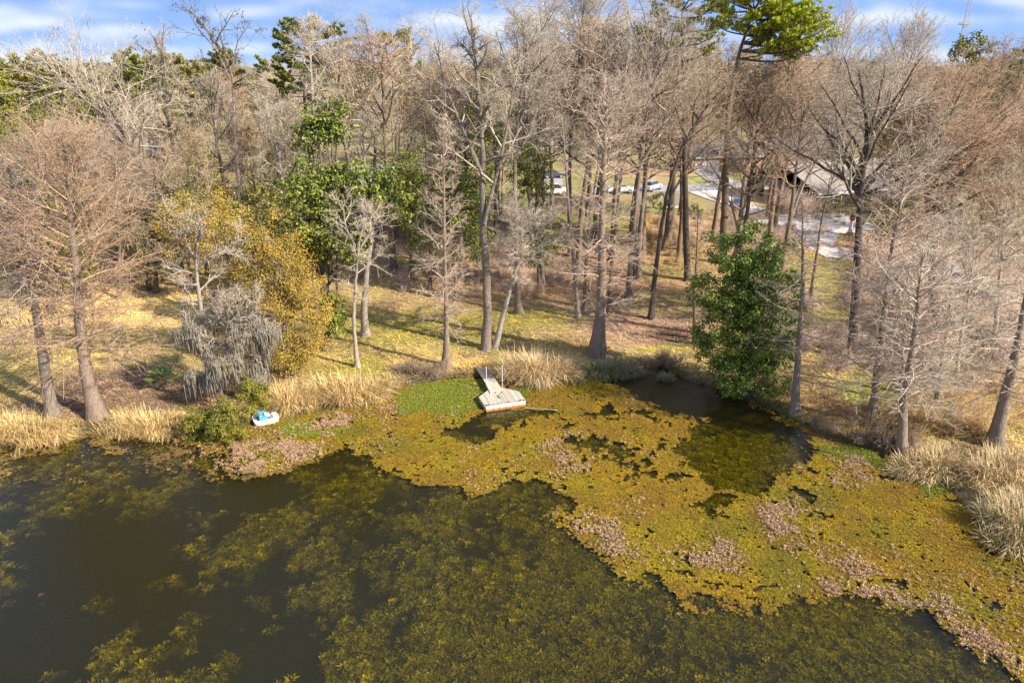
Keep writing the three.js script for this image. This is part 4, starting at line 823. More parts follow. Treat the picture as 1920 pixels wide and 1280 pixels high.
// ---------------------------------------------------------------- grass, litter and brush on the woodland floor
{
  const R = rng(99), blades = (() => { const b = new MB(), q = rng(3); for (let k = 0; k < 9; k++) { const a = q() * 6.28, e = 0.5 + q() * 0.8, v = 0.7 + q() * 0.6; b.blade(V((q() - 0.5) * 0.2, 0, (q() - 0.5) * 0.2), V(Math.cos(a) * Math.cos(e), Math.sin(e), Math.sin(a) * Math.cos(e)), 0.16 + q() * 0.14, 0.028, 0.5, [v, v, v]); } return b.geometry(undefined, true); })();
  const grass = [], leaf = [], stick = [], c = [0, 0, 0];
  for (let k = 0; k < 95000; k++) {
    const z = -31 - Math.pow(R(), 1.15) * 68, half = (EYE * SP - z * CP) * 0.78, x = (R() * 2 - 1) * half, s = polyDist(shore, x, z);
    if (s < 0.1) continue;
    const n = fbm(x * 0.35, z * 0.35, 3), bank = s < 1.6;
    groundColor(x, z, c);
    const red = c[0] / (c[1] + 0.01);
    const v = 0.75 + R() * 0.7, y = groundAt(x, z);
    if (red < 1.58 && R() < smoothstep(n, 0.25, 0.5) + 0.25) grass.push([place(x, y - 0.01, z, R() * 6.28, (0.6 + R() * 0.7) * (bank ? 1.5 : 1)), [c[0] * 1.25 * v, c[1] * 1.25 * v, c[2] * v]]);
    else if (R() < 0.9) { const w = 0.6 + R() * 0.8; leaf.push([place(x, y + 0.01, z, R() * 6.28, 0.8 + R() * 0.8, 1, (R() - 0.5) * 0.6), [0.42 * w, 0.245 * w, 0.14 * w]]); }
  }
  instanced('grass', blades, M.reed, grass, 'short straw and olive grass tufts over the lawns and bank', 'grass');
  instanced('leaf_litter', rosette(12, 4, 0.15, 0.09, 0.45), M.dryLeaf, leaf, 'fallen reddish brown leaves on the woodland floor', 'leaf litter');
  // low brush: thin bare stems
  const brush = (() => { const b = new MB(), q = rng(8); for (let k = 0; k < 26; k++) { const a = q() * 6.28, e = 0.6 + q() * 0.8, l = 0.5 + q() * 0.9, v = 0.8 + q() * 0.4, c = [v, v, v], d = V(Math.cos(a) * Math.cos(e), Math.sin(e), Math.sin(a) * Math.cos(e)), p = V((q() - 0.5) * 0.4, 0, (q() - 0.5) * 0.4), t = p.clone().addScaledVector(d, l); b.cone(p, t, 0.016, c); for (let i = 0; i < 4; i++) b.cone(p.clone().addScaledVector(d, l * (0.3 + 0.6 * q())), t.clone().add(V((q() - 0.5) * 0.7, (q() - 0.3) * 0.5, (q() - 0.5) * 0.7)), 0.011, c); } return b.geometry(); })();
  const list = [], zones = [[1240, 470, 90, 30, 60, 0], [1330, 430, 110, 40, 90, 1], [1430, 455, 90, 30, 70, 1], [1000, 500, 110, 60, 70, 1], [900, 500, 80, 60, 50, 1], [740, 500, 90, 50, 50, 1], [1480, 600, 60, 60, 40, 1], [1780, 640, 140, 120, 240, 1], [1850, 760, 90, 60, 90, 0], [1700, 560, 120, 70, 120, 1], [1560, 800, 120, 18, 16, 2], [1380, 735, 130, 10, 14, 2], [1640, 835, 90, 12, 18, 2], [1230, 430, 60, 26, 60, 0], [80, 540, 120, 50, 50, 2], [240, 500, 80, 50, 50, 2], [60, 480, 120, 60, 60, 1], [480, 560, 100, 60, 40, 2], [1550, 450, 120, 40, 50, 1], [700, 450, 100, 40, 60, 1], [300, 450, 300, 60, 220, 1], [760, 400, 200, 40, 160, 1], [300, 380, 300, 40, 160, 1], [1750, 540, 160, 60, 260, 1], [1700, 660, 200, 60, 160, 1], [1080, 390, 60, 20, 40, 1], [1000, 430, 60, 40, 50, 1], [1730, 790, 120, 30, 60, 0], [800, 702, 60, 5, 12, 2], [1250, 684, 40, 6, 10, 2]];
  const tone = [[0.50, 0.34, 0.15], [0.44, 0.32, 0.24], [0.25, 0.18, 0.12]];
  for (const [bx, by, rx, ry, n, t] of zones) for (let k = 0; k < n; k++) {
    const a = R() * 6.28, q = Math.sqrt(R()), p = onGround(bx + Math.cos(a) * rx * q, by + Math.sin(a) * ry * q), v = 0.75 + R() * 0.5;
    if (polyDist(shore, p.x, p.z) < 0.05) continue;
    list.push([place(p.x, p.y - 0.03, p.z, R() * 6.28, 0.7 + R() * 0.8, 0.6 + R() * 0.7), tone[t].map((c) => c * v)]);
  }
  for (const [bx, by, rx, ry, n, t] of [[1780, 500, 170, 80, 80, 1], [1800, 640, 120, 80, 40, 1], [300, 410, 320, 50, 60, 1], [700, 410, 160, 40, 26, 1], [1500, 400, 60, 12, 18, 1]]) for (let k = 0; k < n; k++) {   // and taller thickets
    const a = R() * 6.28, q = Math.sqrt(R()), p = onGround(bx + Math.cos(a) * rx * q, by + Math.sin(a) * ry * q), v = 0.7 + R() * 0.6;
    list.push([place(p.x, p.y - 0.05, p.z, R() * 6.28, 1.8 + R() * 1.2, 1.8 + R() * 1.6), tone[t].map((c) => c * v)]);
  }
  instanced('underbrush', brush, M.twig, list, 'knee high bare brush growing among the trunks and along the bank', 'brush');
  console.log('floor', grass.length, leaf.length, list.length);
}

// ---------------------------------------------------------------- reeds
function reedBed(label, name, cx, cy, rx, ry, n, tall, col, o = {}) {
  const R = rng(600 + Math.round(cx)), mb = new MB(), base = onGround(cx, cy);
  const tuss = Array.from({ length: Math.max(3, Math.round(n / 42)) }, () => { const a = R() * 6.28, q = Math.sqrt(R()); return { p: onGround(cx + Math.cos(a) * rx * q, cy + Math.sin(a) * ry * q), h: (0.7 + R() * 0.5) * (1.1 - 0.3 * q), t: 0.8 + R() * 0.4, az: R() * 6.28 }; });
  for (let k = 0; k < n * 2.4; k++) {
    const s = tuss[k % tuss.length], az = R() * 6.28, q = Math.pow(R(), 0.7) * 0.55, p = V(s.p.x + Math.cos(az) * q, 0, s.p.z + Math.sin(az) * q);
    p.y = Math.max(groundAt(p.x, p.z), -0.1) - 0.05;
    const out = Math.hypot(p.x - base.x, p.z - base.z), lean = (o.lean ?? 0.62) * (0.1 + R() * 1.2 + Math.min(0.6, out * 0.22)), ad = R() < 0.55 ? Math.atan2(p.z - base.z, p.x - base.x) + (R() - 0.5) * 1.4 : az + (R() - 0.5) * 1.2, v = (0.6 + R() * 0.75) * s.t, l = tall * (0.45 + R() * 0.7) * s.h;
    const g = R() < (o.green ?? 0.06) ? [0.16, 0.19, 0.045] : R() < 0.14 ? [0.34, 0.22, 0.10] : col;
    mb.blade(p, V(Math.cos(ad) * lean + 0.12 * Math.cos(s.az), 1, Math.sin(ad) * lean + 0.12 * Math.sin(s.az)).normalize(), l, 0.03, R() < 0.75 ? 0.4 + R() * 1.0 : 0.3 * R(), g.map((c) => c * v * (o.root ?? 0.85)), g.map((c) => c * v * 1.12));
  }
  const t = thing(name, label, 'reeds', base);
  mb.build('leaves', M.reed, t, base);
}
const DRY = [0.74, 0.52, 0.215], PALE = [0.74, 0.55, 0.29], TEAL = [0.30, 0.30, 0.15];
reedBed('pale straw reed clump at the far left waterline', 'reed_bed', 45, 818, 75, 20, 1300, 1.75, DRY);
reedBed('small straw reed tuft right of the broad cypress foot', 'reed_bed', 215, 805, 38, 11, 420, 1.1, DRY);
reedBed('straw reed clump between the broad cypress and the green shrub', 'reed_bed', 290, 804, 62, 15, 1000, 1.5, DRY);
reedBed('straw reed clump right behind the blue pedal boat', 'reed_bed', 545, 758, 46, 20, 1100, 1.8, DRY);
reedBed('wide straw reed clump between pedal boat and green shallows', 'reed_bed', 655, 742, 82, 18, 1700, 1.75, DRY);
reedBed('tallest straw reed clump standing right of the dock', 'reed_bed', 1008, 706, 68, 16, 1700, 2.35, PALE, { lean: 0.55 });
reedBed('grey green reed clump below the gnarled cypress', 'reed_bed', 1135, 704, 60, 12, 1200, 1.5, TEAL, { green: 0.3, lean: 0.7 });
reedBed('loose pale reed bed on the right bank below the leaning cypress', 'reed_bed', 1760, 880, 75, 24, 1500, 1.35, PALE, { green: 0.15, lean: 0.7 });
reedBed('thick pale reed bed in the middle of the right edge', 'reed_bed', 1880, 900, 75, 40, 1700, 1.5, PALE, { green: 0.15, lean: 0.5 });
reedBed('lowest pale reed bed at the right edge, green at its foot', 'reed_bed', 1905, 990, 55, 46, 1500, 1.6, PALE, { green: 0.28, lean: 0.55 });
reedBed('little grey tuft of reeds in the blue water', 'reed_tuft', 1243, 722, 14, 5, 160, 0.9, TEAL, { green: 0.3 });
reedBed('thin dry reed fringe along the bank left of the dock', 'reed_fringe', 815, 702, 70, 5, 420, 0.5, [0.34, 0.23, 0.12]);
reedBed('brown dry fringe on the undercut bank below the right lawn', 'reed_fringe', 1590, 822, 90, 10, 520, 0.5, [0.30, 0.20, 0.11]);
// shrubs and small plants
leafy('waxy_shrub', 'dense olive green shrub overhanging the water left of the pedal boat', 'shrub', { pts: [[420, 812], [420, 790], [425, 765]], r: 0.12, boxes: [[338, 745, 440, 830, 0.5], [390, 728, 478, 828, 0.8], [435, 695, 508, 775, 0]], tone: 'shrub', leaf: 0.11, wide: 0.065, clump: 0.36, per: 110, dense: 4 });
leafy('evergreen_shrub', 'round dark green shrub on the tan yard behind the pines', 'shrub', { pts: [[1301, 402], [1301, 398], [1301, 392]], r: 0.1, boxes: [[1287, 383, 1316, 404]], tone: 'dark', leaf: 0.22, wide: 0.13, clump: 0.4, per: 30, dense: 2 });
leafy('evergreen_shrub', 'dark green shrub at the left end of the paved pad', 'shrub', { pts: [[1225, 390], [1225, 382], [1225, 374]], r: 0.1, boxes: [[1208, 358, 1248, 392]], tone: 'dark', leaf: 0.24, wide: 0.14, clump: 0.5, per: 30, dense: 1.4 });
leafy('evergreen_shrub', 'green shrub under the grey roof of the dark walled house', 'shrub', { pts: [[1575, 408], [1575, 400], [1578, 388]], r: 0.1, boxes: [[1535, 368, 1600, 412], [1610, 372, 1690, 425]], tone: 'olive', leaf: 0.26, wide: 0.14, clump: 0.5, per: 30, dense: 1 });
leafy('evergreen_shrub', 'green thicket bush right of the big dark oak trunk', 'shrub', { pts: [[1650, 452], [1650, 440], [1655, 420]], r: 0.1, boxes: [[1622, 395, 1690, 455]], tone: 'magnolia', leaf: 0.24, wide: 0.13, clump: 0.5, per: 30, dense: 0.9 });
leafy('evergreen_shrub', 'leafy green bush near the white pickup', 'shrub', { pts: [[1010, 420], [1010, 400], [1010, 385]], r: 0.1, boxes: [[990, 368, 1035, 424]], tone: 'magnolia', leaf: 0.24, wide: 0.13, clump: 0.45, per: 30, dense: 1.2 });
leafy('evergreen_shrub', 'yellow green shrub in the dark under the ochre tree', 'shrub', { pts: [[545, 702], [545, 690], [540, 670]], r: 0.1, boxes: [[508, 640, 578, 702]], tone: 'ochre', leaf: 0.15, wide: 0.08, clump: 0.35, per: 34, dense: 1.5, mat: M.dryLeaf });
leafy('evergreen_shrub', 'low green bush on the far right lawn among bare stems', 'shrub', { pts: [[1830, 470], [1830, 450], [1830, 430]], r: 0.1, boxes: [[1790, 400, 1900, 480]], tone: 'olive', leaf: 0.28, wide: 0.15, clump: 0.55, per: 28, dense: 0.8 });
{
  const R = rng(321), b = onGround(308, 735), t = thing('palmetto', 'small spiky green palmetto at the foot of the left lawn', 'palm', b), stem = new MB();
  stem.tube([b.clone().add(V(0, -0.1, 0)), b.clone().add(V(0.05, 0.9, 0))], [0.11, 0.08], 7, BARK.brown); stem.build('trunk', M.bark, t, b);
  for (let f = 0; f < 16; f++) {
    const mb = new MB(), a = f * GOLD, e = 0.1 + R() * 1.2, d = V(Math.cos(a) * Math.cos(e), Math.sin(e), Math.sin(a) * Math.cos(e)), p = b.clone().add(V(0.05, 0.85, 0)), q = p.clone().addScaledVector(d, 0.5), v = 0.8 + R() * 0.5;
    mb.cone(p, q, 0.02, [0.12, 0.16, 0.03]);
    for (let k = -6; k <= 6; k++) { const s = V(-Math.sin(a), 0, Math.cos(a)).multiplyScalar(k * 0.14); mb.blade(q, d.clone().add(s).normalize(), 0.8, 0.06, 0.25, [0.12 * v, 0.19 * v, 0.03 * v], [0.26 * v, 0.28 * v, 0.04 * v]); }
    mb.build('frond', M.leaf, t, b);
  }
}
// ---------------------------------------------------------------- streets and yards behind the trees
function prism(mb, P, y0, y1, col) {   // an upright prism over a convex outline of [x, z]
  let area = 0; P.forEach((p, i) => { const q = P[(i + 1) % P.length]; area += p[0] * q[1] - q[0] * p[1]; });
  const Q = area > 0 ? [...P].reverse() : P, Y1 = (p) => (typeof y1 === 'function' ? y1(p) : y1), Y0 = (p) => (typeof y0 === 'function' ? y0(p) : y0);
  const f = mb.p.length / 3;
  for (const p of Q) mb.vert(p[0], Y1(p), p[1], 0, 1, 0, col, p[0], p[1]);
  for (let k = 1; k + 1 < Q.length; k++) mb.i.push(f, f + k, f + k + 1);
  const g = mb.p.length / 3;
  for (const p of Q) mb.vert(p[0], Y0(p), p[1], 0, -1, 0, col, p[0], p[1]);
  for (let k = 1; k + 1 < Q.length; k++) mb.i.push(g, g + k + 1, g + k);
  Q.forEach((p, k) => {
    const q = Q[(k + 1) % Q.length], l = Math.hypot(q[0] - p[0], q[1] - p[1]) || 1, nx = -(q[1] - p[1]) / l, nz = (q[0] - p[0]) / l, s = mb.p.length / 3;
    mb.vert(p[0], Y0(p), p[1], nx, 0, nz, col, 0, 0); mb.vert(q[0], Y0(q), q[1], nx, 0, nz, col, l, 0);
    mb.vert(q[0], Y1(q), q[1], nx, 0, nz, col, l, Y1(q)); mb.vert(p[0], Y1(p), p[1], nx, 0, nz, col, 0, Y1(p));
    mb.quad(s, s + 1, s + 2, s + 3);
  });
}
function paved(name, label, category, P, col, lift = 0.06) {
  const W = P.map(([a, b]) => { const p = onGround(a, b); return [p.x, p.z]; }), S = new THREE.ShapeGeometry(new THREE.Shape(W.map(([x, z]) => new THREE.Vector2(x, -z))));
  const q = S.attributes.position, mb = new MB();
  for (let k = 0; k < q.count; k++) { const x = q.getX(k), z = -q.getY(k); mb.vert(x, groundAt(x, z) + lift, z, 0, 1, 0, [1, 1, 1], x / 3, z / 3); }
  mb.i.push(...S.index.array);
  return tag(mb.build(name, mat({ color: rgb(...col), map: grainMap, roughness: 0.9 })), label, category, null, 'structure');
}
paved('street', 'pale grey asphalt street crossing behind the pines', 'street', [[1110, 353], [1290, 346], [1380, 341], [1520, 333], [1520, 345], [1380, 353], [1290, 358], [1110, 365]], [0.40, 0.385, 0.37], 0.06);
paved('driveway', 'short concrete driveway from the white garage doors to the street', 'driveway', [[1302, 322], [1347, 321], [1380, 342], [1335, 345]], [0.50, 0.46, 0.42], 0.10);
paved('driveway', 'long white concrete driveway curving past the dark walled house', 'driveway', [[1288, 359], [1356, 356], [1425, 391], [1500, 397], [1582, 403], [1645, 424], [1645, 438], [1575, 438], [1562, 462], [1645, 478], [1645, 492], [1550, 484], [1488, 450], [1420, 416], [1360, 386]], [0.72, 0.66, 0.60], 0.10);
paved('parking_pad', 'grey paved pad between the dark shrub and the straight pine', 'parking pad', [[1246, 364], [1291, 363], [1291, 387], [1246, 388]], [0.27, 0.25, 0.19], 0.10);
paved('pad_edge', 'white edging along the lower side of the grey paved pad', 'edging', [[1244, 388.6], [1292, 387.6], [1292, 391], [1244, 392]], [0.75, 0.70, 0.60], 0.16);
paved('driveway', 'concrete driveway strip behind the white pickup', 'driveway', [[1015, 350], [1056, 348], [1052, 322], [1026, 324]], [0.45, 0.42, 0.40], 0.08);
paved('street', 'far grey street seen between trunks left of the fan crowned tree', 'street', [[960, 268], [1075, 262], [1075, 272], [960, 279]], [0.38, 0.36, 0.34], 0.08);
const wallMap = noiseTexture(256, (x, y) => { const row = Math.floor(y * 16), m = (y * 16) % 1 < 0.16 || (x * 8 + (row % 2) * 0.5) % 1 < 0.07; return m ? 0.92 : 0.62 + 0.3 * hash(Math.floor(x * 8 + (row % 2) * 0.5), row); });
const roofMap = noiseTexture(256, (x, y) => { const row = Math.floor(y * 16); return ((y * 16) % 1 < 0.1 ? 0.55 : 0.8) + 0.2 * hash(Math.floor(x * 24 + row * 7.3), row); });
const glass = new THREE.MeshPhysicalMaterial({ color: rgb(0.03, 0.035, 0.04), roughness: 0.06, metalness: 0, clearcoat: 1 });
const white = mat({ color: rgb(0.80, 0.79, 0.76), roughness: 0.5 });
function house(name, label, l, r, s) {
  const A = onGround(...l), B = onGround(...r), w = A.distanceTo(B), t = thing(name, label, 'house', A, Math.atan2(-(B.z - A.z), B.x - A.x)), h = s.h ?? 2.8, d = s.d ?? 9, rise = s.rise ?? 2.2, o = 0.55, fc = [1, 1, 1];
  const wall = new MB();
  wall.box(w / 2, h / 2 - 0.1, -d / 2, w, h + 0.2, d, fc);
  for (const x of [0, w]) {
    const f = wall.p.length / 3, n = x ? 1 : -1;
    wall.vert(x, h, 0, n, 0, 0, fc, 0, h); wall.vert(x, h, -d, n, 0, 0, fc, d, h); wall.vert(x, h + rise, -d / 2, n, 0, 0, fc, d / 2, h + rise); wall.i.push(f, f + 1, f + 2);
  }
  wall.build('wall', mat({ color: rgb(...s.wall), map: wallMap }), t);
  const roof = new MB(), k = rise / (d / 2), y0 = h - o * k;
  for (const s2 of [1, -1]) {
    const z0 = s2 > 0 ? o : -d - o, f = roof.p.length / 3, L = Math.hypot(d / 2 + o, rise + o * k), nl = Math.hypot(1, k);
    for (const [dy, e] of [[0.16, 1], [0, -1]]) {
      roof.vert(-o, y0 + dy, z0, 0, e / nl, (e * s2 * k) / nl, fc, 0, 0); roof.vert(w + o, y0 + dy, z0, 0, e / nl, (e * s2 * k) / nl, fc, w / 2, 0);
      roof.vert(w + o, h + rise + dy, -d / 2, 0, e / nl, (e * s2 * k) / nl, fc, w / 2, L / 2); roof.vert(-o, h + rise + dy, -d / 2, 0, e / nl, (e * s2 * k) / nl, fc, 0, L / 2);
    }
    roof.quad(f, f + 1, f + 2, f + 3); roof.quad(f + 4, f + 7, f + 6, f + 5);
  }
  roof.build('roof', mat({ color: rgb(...s.roof), map: roofMap }), t);
  const gut = new MB(); gut.box(w / 2, y0 + 0.05, o + 0.06, w + 2 * o, 0.2, 0.12); gut.box(w / 2, y0 + 0.05, -d - o - 0.06, w + 2 * o, 0.2, 0.12); gut.build('gutter', white, t);
  for (const [a, b, c, e] of s.doors ?? []) { const m = new MB(); m.box(a + b / 2, e / 2, 0.02, b, e, 0.08); for (let q = 1; q < 4; q++) m.box(a + b / 2, (e * q) / 4, 0.07, b - 0.1, 0.04, 0.03); m.build('garage_door', white, t); }
  for (const [a, y, b, e] of s.windows ?? []) { const m = new MB(); m.box(a + b / 2, y + e / 2, 0.02, b, e, 0.1); const f = m.build('window', white, t), p = new MB(); for (const q of [0.27, 0.73]) p.box(a + b * q, y + e / 2, 0.08, b * 0.4, e * 0.84, 0.03); p.build('pane', glass, f); }
  return t;
}
house('brick_house', 'brick house with two white garage doors seen between the pine trunks', [1296, 323], [1425, 319], { h: 3.1, d: 11, rise: 2.6, wall: [0.52, 0.31, 0.22], roof: [0.24, 0.25, 0.20], doors: [[0.7, 2.5, 0, 2.3], [3.5, 2.5, 0, 2.3]], windows: [[8.5, 1, 1.4, 1.3], [11.5, 1, 1.4, 1.3]] });
house('large_house', 'dark walled house with a broad grey roof and white gutter behind the big oak', [1530, 394], [1722, 378], { h: 2.7, d: 17, rise: 3.3, wall: [0.075, 0.055, 0.045], roof: [0.35, 0.31, 0.27], windows: [[3, 0.9, 1.6, 1.3], [9, 0.9, 1.6, 1.3]] });
house('brick_house', 'far brick house with small white windows above the dark walled house', [1440, 300], [1560, 296], { h: 3, d: 9, rise: 1.9, wall: [0.36, 0.2, 0.15], roof: [0.3, 0.27, 0.25], windows: [[1, 1, 1.4, 1.4], [4, 1, 1.8, 1.4], [9, 1, 1.4, 1.4]] });
house('small_shed', 'small tan shed with grey roof left of the dark walled house', [1436, 378], [1466, 379], { h: 2.4, d: 3, rise: 0.7, wall: [0.6, 0.42, 0.2], roof: [0.22, 0.22, 0.23] });
house('low_house', 'low house with weathered grey roof behind the great leaning tree', [150, 318], [300, 312], { h: 2.8, d: 12, rise: 2.2, wall: [0.42, 0.22, 0.14], roof: [0.42, 0.38, 0.33], windows: [[3, 1, 1.6, 1.2], [10, 1, 1.6, 1.2]] });
house('low_house', 'small white gabled house at the left edge of the far trees', [112, 252], [160, 250], { h: 3, d: 9, rise: 2, wall: [0.72, 0.70, 0.66], roof: [0.3, 0.28, 0.27], windows: [[2, 1, 1.4, 1.4]] });
house('brick_house', 'pinkish brick house half hidden behind the glossy evergreen', [655, 378], [748, 376], { h: 2.8, d: 9, rise: 2.2, wall: [0.42, 0.27, 0.21], roof: [0.38, 0.39, 0.42], windows: [[1.5, 0.9, 1.5, 1.3], [5, 0.9, 1.5, 1.3]] });
house('brick_house', 'small far house with a red roof left of the fan crowned tree', [995, 252], [1058, 250], { h: 3, d: 8, rise: 2.3, wall: [0.6, 0.56, 0.5], roof: [0.46, 0.17, 0.10], windows: [[2, 1, 1.4, 1.4], [6, 1, 1.4, 1.4]] });

// vehicles
function car(name, label, category, px_, py_, turn, paint, kind = 'car') {
  const t = thing(name, label, category, onGround(px_, py_).add(V(0, 0.08, 0)), turn), L = kind === 'pickup' ? 5.6 : 4.6, W = 1.85;
  const side = kind === 'pickup'
    ? [[-2.8, 0.45], [-2.8, 1.08], [-0.75, 1.08], [-0.72, 1.12], [1.35, 1.14], [2.65, 1.02], [2.8, 0.8], [2.8, 0.45]]
    : [[-2.3, 0.42], [-2.32, 0.85], [-2.1, 1.0], [1.0, 1.02], [2.1, 0.86], [2.3, 0.7], [2.3, 0.42]];
  const cab = kind === 'pickup' ? [[-0.72, 1.1], [-0.55, 1.78], [0.7, 1.82], [1.4, 1.13]] : kind === 'suv' ? [[-2.1, 0.98], [-1.95, 1.66], [0.3, 1.7], [1.15, 1.0]] : [[-1.75, 0.98], [-1.0, 1.42], [0.3, 1.45], [1.15, 1.0]];
  const ext = (P, w, bevel) => { const g = new THREE.ExtrudeGeometry(new THREE.Shape(P.map(([x, y]) => new THREE.Vector2(x, y))), { depth: w - bevel * 2, bevelEnabled: true, bevelSize: bevel, bevelThickness: bevel, bevelSegments: 2, steps: 1 }); g.translate(0, 0, -(w - bevel * 2) / 2); return g; };
  const pm = new THREE.MeshPhysicalMaterial({ color: rgb(...paint), roughness: 0.35, clearcoat: 0.8, clearcoatRoughness: 0.1 });
  const add = (n, g, m) => { const o = shadows(new THREE.Mesh(g, m)); o.name = n; t.add(o); total += g.index ? g.index.count / 3 : g.attributes.position.count / 3; return o; };
  add('body', ext(side, W, 0.06), pm);
  add('window', ext(cab, W - 0.22, 0.03), glass);
  const top = cab.map(([x, y]) => [x, y]), roof = new THREE.BoxGeometry(top[2][0] - top[1][0] + 0.05, 0.07, W - 0.24); roof.translate((top[1][0] + top[2][0]) / 2, top[2][1] + 0.03, 0); add('roof', roof, pm);
  const tyre = new THREE.CylinderGeometry(0.36, 0.36, 0.24, 18); tyre.rotateX(Math.PI / 2);
  const rim = new THREE.CylinderGeometry(0.21, 0.21, 0.26, 12); rim.rotateX(Math.PI / 2);
  for (const x of [-L * 0.31, L * 0.31]) for (const z of [-0.82, 0.82]) { const w = add('wheel', tyre, mat({ color: rgb(0.03, 0.03, 0.03) })); w.position.set(x, 0.36, z); const q = shadows(new THREE.Mesh(rim, mat({ color: rgb(0.5, 0.5, 0.5), roughness: 0.35, metalness: 0.6 }))); q.name = 'rim'; w.add(q); }
  for (const z of [-0.65, 0.65]) { const g = new THREE.BoxGeometry(0.06, 0.16, 0.34); g.translate(L / 2 + 0.05, 0.75, z); add('headlight', g, mat({ color: rgb(0.75, 0.75, 0.72), roughness: 0.2 })); }
  return t;
}
car('pickup_truck', 'white pickup truck seen side on left of the dark trunks', 'pickup truck', 1038, 366, 0.02, [0.82, 0.82, 0.82], 'pickup');
car('parked_car', 'white low car parked beyond the green lawn between trunks', 'car', 1164, 362, 0.05, [0.80, 0.80, 0.80]);
car('sport_utility', 'silver wagon behind the shrub at the left end of the paved pad', 'car', 1222, 357, 0.9, [0.55, 0.57, 0.62], 'suv');
car('parked_car', 'dark blue car standing behind the white pickup', 'car', 1036, 334, 0.3, [0.035, 0.05, 0.10]);
car('parked_car', 'blue car on the white driveway right of the bright topped pine', 'car', 1385, 391, 1.2, [0.06, 0.10, 0.22]);
car('parked_car', 'grey silver car half hidden in twigs on the right', 'car', 1775, 533, 1.3, [0.55, 0.56, 0.60], 'suv');
car('parked_car', 'small dark car before the red roofed house', 'car', 1034, 256, 0.5, [0.10, 0.11, 0.14], 'suv');
car('parked_car', 'white car beyond the broad rusty cypress on the left', 'car', 148, 456, 0.35, [0.8, 0.8, 0.78], 'suv');
{
  const b = onGround(1593, 441), t = thing('yard_stand', 'little red topped white and black stand at the driveway edge', 'stand', b), part = (n, g, y, c, r = 0.5) => { g.translate(0, y, 0); const m = shadows(new THREE.Mesh(g, mat({ color: rgb(...c), roughness: r }))); m.name = n; t.add(m); };
  part('base', new THREE.CylinderGeometry(0.36, 0.46, 0.45, 12), 0.22, [0.03, 0.03, 0.03]); part('post', new THREE.CylinderGeometry(0.2, 0.26, 1.5, 12), 1.2, [0.75, 0.75, 0.75]);
  part('head', new THREE.SphereGeometry(0.36, 16, 12), 2.2, [0.70, 0.02, 0.03]); part('cap', new THREE.ConeGeometry(0.34, 0.6, 12), 2.75, [0.02, 0.09, 0.05]);
}
{
  // the radio mast far off
  const z = -760, c = atPlane(1790, 135, z), topY = atPlane(1790, -45, z).y, t = thing('radio_mast', 'thin lattice radio mast with a platform on the far right skyline', 'mast', V(c.x, 0.9, z)), steel = mat({ color: rgb(0.42, 0.43, 0.46), roughness: 0.5 });
  const H = topY - 0.9, N = 22, wide = (y) => lerp(3.1, 1.7, y / H), legs = [0, 1, 2].map((k) => [Math.cos(k * 2.094 + 0.4), Math.sin(k * 2.094 + 0.4)]), at = (k, y) => V(legs[k][0] * wide(y), y, legs[k][1] * wide(y));
  for (let k = 0; k < 3; k++) { const mb = new MB(); mb.tube([at(k, 0), at(k, H)], [0.3, 0.22], 6, [1, 1, 1]); mb.build('leg', steel, t); }
  const br = new MB();
  for (let i = 0; i < N; i++) for (let k = 0; k < 3; k++) { const a = (H * i) / N, b = (H * (i + 1)) / N, q = (k + 1) % 3; br.tube([at(k, a), at(q, b)], [0.12, 0.12], 4, [1, 1, 1]); br.tube([at(k, b), at(q, b)], [0.12, 0.12], 4, [1, 1, 1]); }
  br.build('bracing', steel, t);
  const py_ = atPlane(1790, 46, z).y - 0.9, pl = new MB(), r = 4.2; pl.box(0, py_, 0, r * 2, 0.4, r * 2); for (const s of [-1, 1]) { pl.box(0, py_ + 1.8, s * r, r * 2, 0.3, 0.3); pl.box(s * r, py_ + 1.8, 0, 0.3, 0.3, r * 2); for (let k = -3; k <= 3; k++) { pl.box(k * 1.3, py_ + 1, s * r, 0.22, 2, 0.22); pl.box(s * r, py_ + 1, k * 1.3, 0.22, 2, 0.22); } } pl.build('platform', steel, t);
}

